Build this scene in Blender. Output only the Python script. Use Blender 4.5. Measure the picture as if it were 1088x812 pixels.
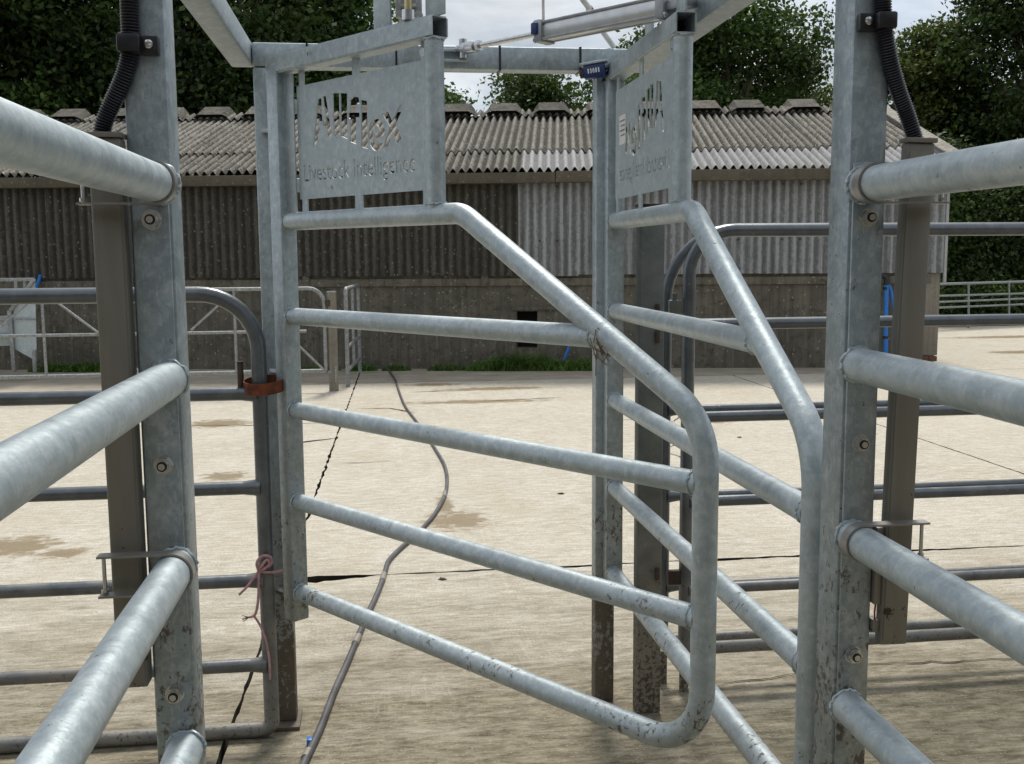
import bpy, bmesh, math, random
import numpy as np
from mathutils import Vector, Matrix, noise

for o in list(bpy.data.objects):
    bpy.data.objects.remove(o)
scene = bpy.context.scene
C = scene.collection
R = math.radians

# ------------------------------------------------------------------ camera
PW, PH, F = 1088, 812, 1113.0
PITCH, ROLL, YAW = R(6.97), R(-0.414), R(7.22)
CAM = Vector((0, 0, 1.5))
fw = Vector((math.sin(YAW)*math.cos(PITCH), math.cos(YAW)*math.cos(PITCH), -math.sin(PITCH)))
rt = Vector((math.cos(YAW), -math.sin(YAW), 0))
up = rt.cross(fw)
rt2 = math.cos(ROLL)*rt + math.sin(ROLL)*up
up2 = -math.sin(ROLL)*rt + math.cos(ROLL)*up
cd = bpy.data.cameras.new('camera')
cam = bpy.data.objects.new('camera', cd)
C.objects.link(cam)
cam.matrix_world = Matrix(((rt2.x, up2.x, -fw.x, CAM.x), (rt2.y, up2.y, -fw.y, CAM.y), (rt2.z, up2.z, -fw.z, CAM.z), (0, 0, 0, 1)))
cd.sensor_fit = 'HORIZONTAL'
cd.sensor_width = 36
cd.lens = 36*F/PW
cd.clip_start = 0.02
cd.clip_end = 1000
scene.camera = cam

# ------------------------------------------------------------------ sky and sun
SUN_EL, SUN_AZ = R(58), R(12)      # azimuth from +Y towards +X
world = bpy.data.worlds.new('World')
scene.world = world
world.use_nodes = True
wn, wl = world.node_tree.nodes, world.node_tree.links
wn.clear()
wo = wn.new('ShaderNodeOutputWorld')
bg = wn.new('ShaderNodeBackground')
bg.inputs['Strength'].default_value = 0.1
sky = wn.new('ShaderNodeTexSky')
sky.sky_type = 'NISHITA'
sky.sun_disc = False
sky.sun_elevation = SUN_EL
sky.sun_rotation = SUN_AZ
sky.dust_density = 2.0
tc = wn.new('ShaderNodeTexCoord')
mp = wn.new('ShaderNodeMapping')
mp.inputs['Scale'].default_value = (1.0, 1.0, 2.2)
wl.new(tc.outputs['Generated'], mp.inputs['Vector'])
def wnoise(scale, detail, rough, dist):
    n = wn.new('ShaderNodeTexNoise')
    n.inputs['Scale'].default_value = scale
    n.inputs['Detail'].default_value = detail
    n.inputs['Roughness'].default_value = rough
    n.inputs['Distortion'].default_value = dist
    wl.new(mp.outputs['Vector'], n.inputs['Vector'])
    return n
n1 = wnoise(2.6, 7, 0.55, 0.3)
n2 = wnoise(5.5, 8, 0.6, 0.4)
cr = wn.new('ShaderNodeValToRGB')          # cloud brightness
cr.color_ramp.elements[0].position = 0.34
cr.color_ramp.elements[0].color = (1.95, 2.2, 2.5, 1)
cr.color_ramp.elements[1].position = 0.64
cr.color_ramp.elements[1].color = (3.75, 3.85, 3.95, 1)
wl.new(n2.outputs['Fac'], cr.inputs['Fac'])
mr = wn.new('ShaderNodeValToRGB')          # cloud cover
mr.color_ramp.elements[0].position = 0.32
mr.color_ramp.elements[0].color = (0.8, 0.8, 0.8, 1)
mr.color_ramp.elements[1].position = 0.52
mr.color_ramp.elements[1].color = (1, 1, 1, 1)
wl.new(n1.outputs['Fac'], mr.inputs['Fac'])
mx = wn.new('ShaderNodeMix')
mx.data_type = 'RGBA'
wl.new(mr.outputs['Color'], mx.inputs[0])
wl.new(sky.outputs['Color'], mx.inputs[6])
wl.new(cr.outputs['Color'], mx.inputs[7])
wl.new(mx.outputs[2], bg.inputs['Color'])
wl.new(bg.outputs['Background'], wo.inputs['Surface'])

sd = bpy.data.lights.new('sun', 'SUN')
sd.energy = 1.5
sd.angle = R(12)
sd.color = (1.0, 0.95, 0.87)
sun = bpy.data.objects.new('sun', sd)
C.objects.link(sun)
sdir = Vector((math.sin(SUN_AZ)*math.cos(SUN_EL), math.cos(SUN_AZ)*math.cos(SUN_EL), math.sin(SUN_EL)))
sun.rotation_euler = sdir.to_track_quat('Z', 'Y').to_euler()
sun.location = (0, 0, 30)

scene.view_settings.view_transform = 'Standard'
scene.view_settings.look = 'None'
scene.view_settings.gamma = 1
scene.view_settings.use_curve_mapping = False
scene.view_settings.exposure = 1.25
scene.render.engine = 'CYCLES'

# ------------------------------------------------------------------ pixel helpers (photo pixels -> world)
def ray(x, y):
    return (fw + rt2*((x-PW/2)/F) - up2*((y-PH/2)/F))
def gnd(x, y, z=0.0):
    d = ray(x, y)
    return CAM + d*((z-CAM.z)/d.z)
def aty(x, y, Y):
    d = ray(x, y)
    return CAM + d*(Y/d.y)
def on_plane(x, y, P, n):
    d = ray(x, y)
    return CAM + d*((P-CAM).dot(n)/d.dot(n))

# ------------------------------------------------------------------ materials
class NT:
    def __init__(self, name):
        self.m = bpy.data.materials.new(name)
        self.m.use_nodes = True
        t = self.m.node_tree
        self.n, self.l = t.nodes, t.links
        self.b = self.n['Principled BSDF']
    def node(self, typ, **kw):
        nd = self.n.new(typ)
        for k, v in kw.items():
            setattr(nd, k, v)
        return nd
    def link(self, a, b):
        self.l.new(a, b)
    def val(self, sock, v):
        if hasattr(v, 'is_output') or isinstance(v, bpy.types.NodeSocket):
            self.l.new(v, sock)
        else:
            sock.default_value = v
    def pos(self, obj=False):
        if obj:
            return self.node('ShaderNodeTexCoord').outputs['Object']
        return self.node('ShaderNodeNewGeometry').outputs['Position']
    def mapping(self, vec, scale=(1, 1, 1), loc=(0, 0, 0), rot=(0, 0, 0)):
        m = self.node('ShaderNodeMapping')
        m.inputs['Scale'].default_value = scale
        m.inputs['Location'].default_value = loc
        m.inputs['Rotation'].default_value = rot
        self.link(vec, m.inputs['Vector'])
        return m.outputs['Vector']
    def noise(self, vec, scale, detail=4, rough=0.55, dist=0.0):
        n = self.node('ShaderNodeTexNoise')
        n.inputs['Scale'].default_value = scale
        n.inputs['Detail'].default_value = detail
        n.inputs['Roughness'].default_value = rough
        n.inputs['Distortion'].default_value = dist
        self.link(vec, n.inputs['Vector'])
        return n.outputs['Fac']
    def voro(self, vec, scale, feature='F1'):
        n = self.node('ShaderNodeTexVoronoi', feature=feature)
        n.inputs['Scale'].default_value = scale
        self.link(vec, n.inputs['Vector'])
        return n
    def ramp(self, fac, stops):
        r = self.node('ShaderNodeValToRGB')
        e = r.color_ramp.elements
        while len(e) < len(stops):
            e.new(0.5)
        for i, (p, c) in enumerate(stops):
            e[i].position = p
            e[i].color = (c, c, c, 1) if not hasattr(c, '__len__') else (*c, 1)
        self.link(fac, r.inputs['Fac'])
        return r.outputs['Color']
    def mix(self, fac, a, b, blend='MIX'):
        m = self.node('ShaderNodeMix', data_type='RGBA', blend_type=blend)
        self.val(m.inputs[0], fac)
        for s, v in ((m.inputs[6], a), (m.inputs[7], b)):
            if isinstance(v, tuple):
                s.default_value = (*v, 1)
            else:
                self.link(v, s)
        return m.outputs[2]
    def math(self, op, a, b=0.0, c=None):
        m = self.node('ShaderNodeMath', operation=op)
        self.val(m.inputs[0], a)
        self.val(m.inputs[1], b)
        if c is not None:
            self.val(m.inputs[2], c)
        return m.outputs[0]
    def sep(self, vec):
        s = self.node('ShaderNodeSeparateXYZ')
        self.link(vec, s.inputs[0])
        return s.outputs
    def bump(self, h, strength=0.3, dist=0.01):
        b = self.node('ShaderNodeBump')
        b.inputs['Strength'].default_value = strength
        b.inputs['Distance'].default_value = dist
        self.link(h, b.inputs['Height'])
        self.link(b.outputs['Normal'], self.b.inputs['Normal'])
    def rnd(self):
        return self.node('ShaderNodeObjectInfo').outputs['Random']
    def fin(self, col, rough=0.6, metal=0.0, spec=None):
        self.val(self.b.inputs['Base Color'], (*col, 1) if isinstance(col, tuple) else col)
        self.val(self.b.inputs['Roughness'], rough)
        self.val(self.b.inputs['Metallic'], metal)
        if spec is not None:
            self.b.inputs['Specular IOR Level'].default_value = spec
        return self.m

def galv(name, base=(0.52, 0.55, 0.575), dark=(0.36, 0.385, 0.41), mud=0.5, mud_top=1.0, metal=0.55, rough=0.42, speck=0.5):
    t = NT(name)
    p = t.pos()
    blot = t.ramp(t.noise(p, 22, 6, 0.65, 0.6), [(0.3, 0.0), (0.7, 1.0)])
    vor = t.voro(p, 75)
    spg = t.ramp(vor.outputs['Color'], [(0.2, 0.0), (0.8, 1.0)])
    col = t.mix(blot, dark, base)
    col = t.mix(0.12, col, t.mix(spg, dark, (0.7, 0.73, 0.75)))
    ms = t.noise(t.mapping(p, (1, 0.5, 0.8)), 52, 6, 0.72, 0.25)
    col = t.mix(t.ramp(ms, [(0.50, 0.0), (0.70, 0.42)]), col, (0.68, 0.715, 0.735))
    col = t.mix(t.ramp(ms, [(0.30, 0.45), (0.42, 0.0)]), col, dark)
    fine = t.noise(t.mapping(p, (1, 1, 0.3)), 130, 3, 0.6)
    col = t.mix(t.ramp(fine, [(0.55, 0.0), (0.75, 0.35)]), col, (0.74, 0.77, 0.79))
    wr = t.ramp(t.noise(p, 9, 7, 0.75, 0.3), [(0.54, 0.0), (0.72, 0.4)])
    col = t.mix(wr, col, (0.66, 0.69, 0.70))
    # small brown splashes, thicker towards the yard floor
    z = t.sep(p)[2]
    low = t.math('MULTIPLY', t.math('MAXIMUM', t.math('SUBTRACT', mud_top, z), 0.0), 0.42*mud)
    sp = t.noise(t.mapping(p, (1, 1, 0.7)), 70, 6, 0.7, 0.3)
    clus = t.noise(p, 7, 3, 0.6)
    msk = t.ramp(t.math('ADD', t.math('ADD', sp, low), t.math('MULTIPLY', t.math('SUBTRACT', clus, 0.5), 0.5)), [(0.70, 0.0), (0.75, 1.0)])
    sp2 = t.noise(p, 120, 2, 0.5)
    sk = t.ramp(t.math('ADD', sp2, t.math('MULTIPLY', low, 0.2)), [(0.755, 0.0), (0.78, speck)])
    film = t.math('MULTIPLY', t.ramp(t.math('ADD', t.noise(p, 4, 5, 0.7), low), [(0.5, 0.0), (0.85, 0.5)]), min(1.0, mud))
    col = t.mix(film, col, (0.20, 0.165, 0.115))
    mudc = t.mix(t.noise(p, 60, 3), (0.045, 0.031, 0.018), (0.15, 0.105, 0.06))
    anym = t.math('MAXIMUM', t.math('MULTIPLY', msk, 0.85), sk)
    col = t.mix(anym, col, mudc)
    rg = t.math('ADD', t.math('MULTIPLY', blot, 0.12), rough)
    rg = t.math('ADD', rg, t.math('MULTIPLY', anym, 0.35))
    t.fin(col, rg, t.math('MULTIPLY', t.math('SUBTRACT', 1.0, anym), metal))
    t.bump(t.math('ADD', t.noise(p, 55, 4, 0.6), t.math('MULTIPLY', anym, 0.4)), 0.22, 0.005)
    return t.m

def old_tube(name, a=(0.17, 0.19, 0.21), b=(0.10, 0.112, 0.125), mud=0.8, rough=0.34):
    t = NT(name)
    p = t.pos()
    c = t.mix(t.ramp(t.noise(p, 12, 6, 0.7, 0.3), [(0.3, 0.0), (0.7, 1.0)]), b, a)
    z = t.sep(p)[2]
    low = t.math('MULTIPLY', t.math('MAXIMUM', t.math('SUBTRACT', 0.85, z), 0.0), 0.55*mud)
    dust = t.ramp(t.math('ADD', t.noise(p, 6, 6, 0.7), low), [(0.58, 0.0), (1.0, 0.8)])
    c = t.mix(dust, c, (0.27, 0.245, 0.20))
    sp = t.ramp(t.math('ADD', t.noise(p, 80, 5, 0.7), t.math('MULTIPLY', low, 0.4)), [(0.70, 0.0), (0.76, 0.8)])
    c = t.mix(sp, c, (0.055, 0.038, 0.024))
    wear = t.ramp(t.noise(p, 45, 4, 0.65), [(0.66, 0.0), (0.72, 0.55)])
    c = t.mix(wear, c, (0.33, 0.34, 0.34))
    t.fin(c, t.math('ADD', rough, t.math('MULTIPLY', dust, 0.4)), t.math('MULTIPLY', t.math('SUBTRACT', 1.0, dust), 0.6))
    t.bump(t.noise(p, 70, 4, 0.6), 0.12, 0.004)
    return t.m
M = {}
M['galv'] = galv('galvanised_new', base=(0.46, 0.535, 0.565), dark=(0.32, 0.38, 0.41), mud=0.25, mud_top=1.0, metal=0.55, rough=0.42)
M['galv_post'] = galv('galvanised_post', base=(0.33, 0.395, 0.425), dark=(0.24, 0.29, 0.318), mud=0.62, mud_top=1.4, rough=0.42, metal=0.7, speck=1.0)
M['galv_frame'] = galv('galvanised_frame', base=(0.395, 0.46, 0.49), dark=(0.28, 0.335, 0.363), mud=0.95, mud_top=0.95, rough=0.42, metal=0.65)
M['galv_plate'] = galv('galvanised_sheet', base=(0.43, 0.50, 0.53), dark=(0.35, 0.41, 0.438), mud=0.2, mud_top=0.5, rough=0.5, speck=0.1)
M['galv_gate'] = galv('galvanised_gate', base=(0.46, 0.53, 0.56), dark=(0.31, 0.368, 0.397), mud=0.36, mud_top=1.1, metal=0.55, rough=0.42, speck=0.9)
M['old'] = old_tube('weathered_tube')
M['old_post'] = old_tube('weathered_post', (0.18, 0.195, 0.19), (0.115, 0.127, 0.122), 1.3, 0.5)
M['far_galv'] = galv('galvanised_far', base=(0.24, 0.255, 0.255), dark=(0.16, 0.17, 0.17), mud=0.3, mud_top=0.6, metal=0.4, rough=0.5)

def plain(name, col, rough=0.5, metal=0.0, var=0.15, scale=40, bump=0.0):
    t = NT(name)
    p = t.pos()
    n = t.noise(p, scale, 5, 0.6)
    c = t.mix(t.ramp(n, [(0.3, 0.0), (0.7, 1.0)]), tuple(x*(1-var) for x in col), tuple(min(1, x*(1+var)) for x in col))
    t.fin(c, rough, metal)
    if bump:
        t.bump(n, bump, 0.01)
    return t.m

M['strap'] = plain('dull_strap_steel', (0.30, 0.29, 0.275), 0.4, 0.6)
M['black'] = plain('black_plastic', (0.012, 0.012, 0.016), 0.38)
M['conduit'] = plain('black_conduit', (0.012, 0.012, 0.019), 0.30)
M['steel'] = plain('bright_steel', (0.62, 0.62, 0.62), 0.25, 1.0)
M['zinc'] = plain('zinc_nut', (0.58, 0.59, 0.60), 0.25, 1.0)
M['alu'] = plain('aluminium', (0.62, 0.63, 0.64), 0.35, 0.8, 0.08)
M['alu_dark'] = plain('aluminium_cap', (0.34, 0.35, 0.37), 0.45, 0.6)
M['brass'] = plain('brass', (0.55, 0.48, 0.24), 0.35, 0.7)
M['blue'] = plain('blue_pipe', (0.015, 0.17, 0.55), 0.4)
M['navy'] = plain('navy_plastic', (0.012, 0.03, 0.13), 0.35)
M['white'] = plain('white_plastic', (0.72, 0.71, 0.68), 0.45)
M['sticker'] = plain('white_sticker', (0.75, 0.76, 0.76), 0.5)
M['print'] = plain('grey_print', (0.18, 0.19, 0.2), 0.6)
M['red'] = plain('red_wire', (0.25, 0.01, 0.012), 0.45)
M['hose'] = plain('grey_hose', (0.075, 0.072, 0.076), 0.55, 0.0, 0.45, 9)
M['hose_clip'] = plain('hose_joiner', (0.24, 0.22, 0.19), 0.5)
M['rust'] = plain('rusty_strap', (0.15, 0.04, 0.014), 0.75, 0.1, 0.65, 30, 0.3)
M['rust_dark'] = plain('rusty_pin', (0.06, 0.04, 0.03), 0.8, 0.1, 0.4, 30, 0.3)
M['twine'] = plain('pink_twine', (0.46, 0.27, 0.29), 0.9, 0.0, 0.3, 60)
M['dark'] = plain('dark_interior', (0.012, 0.011, 0.010), 0.95)
M['bark'] = plain('bark', (0.07, 0.055, 0.04), 0.95, 0.0, 0.4, 12, 0.5)
M['straw'] = plain('dry_straw', (0.20, 0.12, 0.06), 0.95)

def antenna_mat():
    t = NT('brown_grey_housing')
    p = t.pos()
    n = t.noise(t.mapping(p, (1, 1, 0.15)), 40, 4)
    c = t.mix(t.ramp(n, [(0.3, 0.0), (0.7, 1.0)]), (0.185, 0.172, 0.145), (0.23, 0.216, 0.185))
    z = t.sep(p)[2]
    low = t.math('MULTIPLY', t.math('MAXIMUM', t.math('SUBTRACT', 1.25, z), 0.0), 0.28)
    s = t.ramp(t.math('ADD', t.noise(p, 38, 5, 0.65), low), [(0.70, 0.0), (0.74, 1.0)])
    c = t.mix(s, c, (0.05, 0.032, 0.02))
    sc = t.ramp(t.noise(p, 18, 6, 0.7, 1.2), [(0.62, 0.0), (0.75, 0.4)])
    c = t.mix(sc, c, (0.2, 0.19, 0.165))
    t.fin(c, 0.45, 0.25)
    return t.m
M['antenna'] = antenna_mat()

def concrete_mat():
    t = NT('yard_concrete')
    p = t.pos()
    x, y, z = t.sep(p)
    big = t.noise(p, 0.55, 5, 0.6, 0.4)
    mid = t.noise(p, 3.2, 6, 0.65, 0.3)
    c = t.mix(t.ramp(big, [(0.3, 0.0), (0.7, 1.0)]), (0.46, 0.42, 0.34), (0.60, 0.57, 0.495))
    c = t.mix(t.ramp(mid, [(0.38, 0.0), (0.72, 0.6)]), c, (0.46, 0.40, 0.295))
    # tamped lines across the bay
    tl = t.noise(t.mapping(p, (3.2, 13, 1), (0, 0, 0), (0, 0, R(3))), 2.4, 8, 0.8, 0.5)
    c = t.mix(t.ramp(tl, [(0.47, 0.0), (0.58, 0.8)]), c, (0.70, 0.675, 0.61))
    c = t.mix(t.ramp(tl, [(0.36, 0.6), (0.45, 0.0)]), c, (0.34, 0.295, 0.21))
    tl2 = t.noise(t.mapping(p, (5.0, 20, 1), (3, 1, 0), (0, 0, R(-5))), 2.6, 8, 0.8, 0.5)
    c = t.mix(t.ramp(tl2, [(0.54, 0.0), (0.62, 0.55)]), c, (0.37, 0.32, 0.23))
    br = t.noise(t.mapping(p, (13.0, 66, 1), (9, 3, 0), (0, 0, R(1))), 1.0, 7, 0.8, 0.6)
    c = t.mix(t.ramp(br, [(0.34, 0.6), (0.47, 0.0)]), c, (0.33, 0.285, 0.20))
    c = t.mix(t.ramp(br, [(0.53, 0.0), (0.70, 0.6)]), c, (0.68, 0.645, 0.575))
    # wheel and hoof sweeps running the other way
    sw = t.noise(t.mapping(p, (14, 0.35, 1), (0, 0, 0), (0, 0, R(-6))), 1.6, 4, 0.6, 0.2)
    c = t.mix(t.ramp(sw, [(0.56, 0.0), (0.72, 0.35)]), c, (0.68, 0.63, 0.545))
    dg = t.noise(t.mapping(p, (2.2, 13, 1), (1, 7, 0), (0, 0, R(38))), 2.2, 7, 0.78, 0.3)
    c = t.mix(t.ramp(dg, [(0.55, 0.0), (0.68, 0.35)]), c, (0.40, 0.35, 0.26))
    mot = t.noise(t.mapping(p, (0.7, 1.3, 1)), 22, 6, 0.75, 0.3)
    c = t.mix(t.ramp(mot, [(0.5, 0.0), (0.66, 0.5)]), c, (0.40, 0.35, 0.26))
    lane = t.noise(t.mapping(p, (1.1, 0.4, 1), (4, 0, 0), (0, 0, R(12))), 1.1, 6, 0.65, 0.8)
    c = t.mix(t.ramp(lane, [(0.52, 0.0), (0.74, 0.45)]), c, (0.46, 0.395, 0.275))
    grit = t.noise(p, 120, 4, 0.8)
    c = t.mix(t.ramp(grit, [(0.40, 0.55), (0.55, 0.0)]), c, (0.22, 0.185, 0.135))
    pits = t.ramp(t.noise(p, 26, 3, 0.6), [(0.68, 0.0), (0.72, 0.7)])
    c = t.mix(pits, c, (0.20, 0.165, 0.115))
    # thin pale tool ridges
    rdg = t.noise(t.mapping(p, (1.5, 11, 1), (2, 6, 0), (0, 0, R(-2))), 2.0, 5, 0.6, 0.9)
    rl = t.ramp(t.math('ABSOLUTE', t.math('SUBTRACT', rdg, 0.5)), [(0.0, 0.5), (0.022, 0.0)])
    rdg2 = t.noise(t.mapping(p, (7, 1.1, 1), (5, 1, 0), (0, 0, R(14))), 2.0, 4, 0.6, 0.9)
    rl2 = t.ramp(t.math('ABSOLUTE', t.math('SUBTRACT', rdg2, 0.5)), [(0.0, 0.28), (0.014, 0.0)])
    rl = t.math('MULTIPLY', t.math('MAXIMUM', rl, rl2), t.ramp(t.noise(p, 2.3, 3), [(0.4, 0.0), (0.6, 1.0)]))
    # trampled algae and dung film by the handling race (a worn patch with a noisy edge)
    dx = t.math('DIVIDE', t.math('SUBTRACT', x, 1.3), 2.6)
    dy = t.math('DIVIDE', t.math('SUBTRACT', y, 2.2), 1.9)
    d = t.math('SQRT', t.math('ADD', t.math('MULTIPLY', dx, dx), t.math('MULTIPLY', dy, dy)))
    f = t.math('MAXIMUM', t.math('SUBTRACT', 1.15, d), t.math('MULTIPLY', t.math('SUBTRACT', 5.0, y), 0.55))
    for (fx, fy, fr0) in ((-0.32, 3.28, 0.17), (0.72, 3.30, 0.16), (0.865, 3.22, 0.2), (-0.37, 3.2, 0.14), (-0.33, 1.64, 0.25), (0.78, 1.64, 0.25)):  # grime-coloured patches that paint contact shade round the post feet
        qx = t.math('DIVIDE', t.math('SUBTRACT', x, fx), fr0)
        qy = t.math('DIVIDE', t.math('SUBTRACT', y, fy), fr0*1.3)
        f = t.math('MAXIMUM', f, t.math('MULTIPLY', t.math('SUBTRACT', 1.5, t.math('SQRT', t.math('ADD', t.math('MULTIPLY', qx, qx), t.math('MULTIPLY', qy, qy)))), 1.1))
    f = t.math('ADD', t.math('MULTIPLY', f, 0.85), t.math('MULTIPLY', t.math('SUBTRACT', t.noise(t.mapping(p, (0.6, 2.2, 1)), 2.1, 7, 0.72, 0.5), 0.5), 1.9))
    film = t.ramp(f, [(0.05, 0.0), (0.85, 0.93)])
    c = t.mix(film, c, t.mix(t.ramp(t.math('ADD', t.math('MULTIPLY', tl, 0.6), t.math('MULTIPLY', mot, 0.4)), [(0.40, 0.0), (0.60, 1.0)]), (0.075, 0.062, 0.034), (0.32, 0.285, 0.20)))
    c = t.mix(rl, c, t.mix(film, (0.74, 0.715, 0.64), (0.46, 0.42, 0.32)))
    gv = t.voro(p, 70)
    c = t.mix(t.ramp(gv.outputs['Distance'], [(0.14, 0.45), (0.28, 0.0)]), c, t.mix(t.ramp(gv.outputs['Color'], [(0.45, 0.0), (0.55, 1.0)]), (0.20, 0.165, 0.105), (0.52, 0.48, 0.39)))
    # wet patches and dried stains
    wet = None
    spots = [(0.42, 5.80, 0.20, 0.22), (0.37, 6.15, 0.05, 0.3), (-1.92, 5.62, 0.22, 0.2), (-1.62, 5.45, 0.14, 0.1), (-1.07, 7.25, 0.16, 0.16),
             (1.25, 11.6, 0.7, 0.16), (0.6, 12.1, 0.35, 0.14), (1.0, 10.6, 0.8, 0.14), (-1.45, 9.6, 0.3, 0.25), (11.2, 17.0, 1.6, 0.28), (10.4, 14.9, 0.5, 0.3), (9.4, 14.4, 0.55, 0.25), (3.0, 9.0, 0.1, 0.18)]
    wob = t.noise(t.mapping(p, (1, 1.6, 1)), 9, 7, 0.72, 0.4)
    for (a, b, ra, rb) in spots:
        ex = t.math('DIVIDE', t.math('SUBTRACT', x, a), ra)
        ey = t.math('DIVIDE', t.math('SUBTRACT', y, b), rb)
        e = t.math('SUBTRACT', 1.0, t.math('SQRT', t.math('ADD', t.math('MULTIPLY', ex, ex), t.math('MULTIPLY', ey, ey))))
        wet = e if wet is None else t.math('MAXIMUM', wet, e)
    wf = t.ramp(t.math('ADD', t.math('MULTIPLY', wet, 0.5), t.math('MULTIPLY', t.math('SUBTRACT', wob, 0.42), 1.6)), [(0.08, 0.0), (0.30, 1.0)])
    c = t.mix(t.math('MULTIPLY', wf, 0.82), c, t.mix(t.ramp(grit, [(0.4, 0.0), (0.6, 1.0)]), (0.15, 0.10, 0.04), (0.27, 0.20, 0.10)))
    # damp strip along the barn foot
    st = t.ramp(t.math('ADD', y, t.math('MULTIPLY', t.noise(p, 1.4, 5), 1.6)), [(0.0, 0.0), (1.0, 0.0)])
    rgh = t.math('SUBTRACT', 0.88, t.math('MULTIPLY', wf, 0.5))
    t.fin(c, rgh, 0.0, 0.3)
    h = t.math('ADD', t.math('MULTIPLY', br, 1.2), t.math('ADD', t.math('MULTIPLY', grit, 0.35), t.math('MULTIPLY', tl2, 0.5)))
    t.bump(h, 0.6, 0.008)
    return t.m
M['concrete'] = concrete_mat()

def apron_mat():
    t = NT('apron_concrete')
    p = t.pos()
    c = t.mix(t.ramp(t.noise(p, 2.5, 6, 0.65), [(0.3, 0.0), (0.7, 1.0)]), (0.26, 0.23, 0.18), (0.42, 0.375, 0.30))
    c = t.mix(t.ramp(t.noise(t.mapping(p, (0.6, 9, 1)), 2, 5, 0.7), [(0.5, 0.0), (0.7, 0.6)]), c, (0.17, 0.145, 0.11))
    t.fin(c, 0.9)
    t.bump(t.noise(p, 60, 4), 0.3, 0.01)
    return t.m
M['apron'] = apron_mat()

def soil_mat():
    t = NT('soil_and_grass')
    p = t.pos()
    c = t.mix(t.ramp(t.noise(p, 4, 6, 0.7), [(0.35, 0.0), (0.65, 1.0)]), (0.014, 0.011, 0.007), (0.055, 0.045, 0.028))
    t.fin(c, 0.95)
    return t.m
M['soil'] = soil_mat()

def sheet_mat(name, a, b, lichen, moss, streak, valley=0.0):
    t = NT(name)
    p = t.pos()
    r = t.rnd()
    c = t.mix(t.ramp(t.noise(p, 3.5, 6, 0.65, 0.3), [(0.3, 0.0), (0.7, 1.0)]), a, b)
    c = t.mix(0.35, c, t.mix(r, a, b))
    if streak:
        s = t.noise(t.mapping(p, (14, 14, 0.5)), 1.0, 5, 0.7, 0.2)
        c = t.mix(t.ramp(s, [(0.45, 0.0), (0.68, streak)]), c, (0.035, 0.032, 0.025))
        s2 = t.noise(t.mapping(p, (22, 22, 0.35), (5, 2, 1)), 1.0, 4, 0.7)
        c = t.mix(t.ramp(s2, [(0.58, 0.0), (0.72, streak*0.5)]), c, tuple(min(1, x*1.7) for x in b))
    if valley:  # darker troughs: moss on the roof, corrugation shade painted in on the walls
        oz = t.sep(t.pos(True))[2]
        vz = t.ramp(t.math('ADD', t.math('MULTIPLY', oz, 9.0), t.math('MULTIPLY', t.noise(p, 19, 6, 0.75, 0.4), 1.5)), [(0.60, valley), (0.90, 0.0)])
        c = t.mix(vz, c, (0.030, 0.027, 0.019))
    if moss:
        g = t.ramp(t.noise(p, 11, 8, 0.8, 0.5), [(0.53, 0.0), (0.60, moss)])
        c = t.mix(g, c, (0.045, 0.040, 0.026))
    if lichen:
        v = t.voro(p, 13)
        l1 = t.ramp(t.math('ADD', v.outputs['Distance'], t.math('MULTIPLY', t.noise(p, 25, 4), 0.35)), [(0.27, lichen), (0.36, 0.0)])
        c = t.mix(l1, c, (0.50, 0.48, 0.41))
        l2 = t.ramp(t.noise(p, 2.6, 8, 0.8), [(0.62, 0.0), (0.68, lichen*0.7)])
        c = t.mix(l2, c, (0.30, 0.17, 0.05))
    t.fin(c, 0.9)
    t.bump(t.noise(p, 45, 5, 0.7), 0.5, 0.02)
    return t.m
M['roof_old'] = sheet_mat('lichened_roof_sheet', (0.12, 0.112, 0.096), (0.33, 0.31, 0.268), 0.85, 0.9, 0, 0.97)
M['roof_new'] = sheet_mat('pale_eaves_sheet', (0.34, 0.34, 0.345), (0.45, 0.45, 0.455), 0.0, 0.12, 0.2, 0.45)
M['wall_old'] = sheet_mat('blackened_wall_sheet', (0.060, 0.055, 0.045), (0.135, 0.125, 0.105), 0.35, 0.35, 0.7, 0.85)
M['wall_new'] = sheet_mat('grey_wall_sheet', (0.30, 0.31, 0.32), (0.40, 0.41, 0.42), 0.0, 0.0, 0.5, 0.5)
M['gutter'] = sheet_mat('stained_gutter', (0.07, 0.058, 0.04), (0.125, 0.108, 0.078), 0.2, 0.4, 0.3)
M['base_wall'] = sheet_mat('stained_base_wall', (0.075, 0.069, 0.054), (0.185, 0.168, 0.130), 0.35, 0.75, 0.6)
M['pier'] = sheet_mat('concrete_pier', (0.19, 0.17, 0.135), (0.28, 0.255, 0.205), 0.0, 0.2, 0.4)
M['brick'] = plain('red_brick', (0.13, 0.06, 0.035), 0.9, 0, 0.4, 20, 0.4)

def leaf_mat(name):
    t = NT(name)
    a = t.node('ShaderNodeAttribute', attribute_name='leafcol')
    t.fin(a.outputs['Color'], 0.55, 0.0, 0.35)
    tr = t.node('ShaderNodeBsdfTranslucent')
    t.link(t.mix(0.5, a.outputs['Color'], (0.09, 0.14, 0.02)), tr.inputs['Color'])
    ms = t.node('ShaderNodeMixShader')
    ms.inputs[0].default_value = 0.28
    t.link(t.b.outputs[0], ms.inputs[1])
    t.link(tr.outputs[0], ms.inputs[2])
    t.link(ms.outputs[0], t.n['Material Output'].inputs['Surface'])
    return t.m
M['leaf'] = leaf_mat('leaves')

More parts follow.
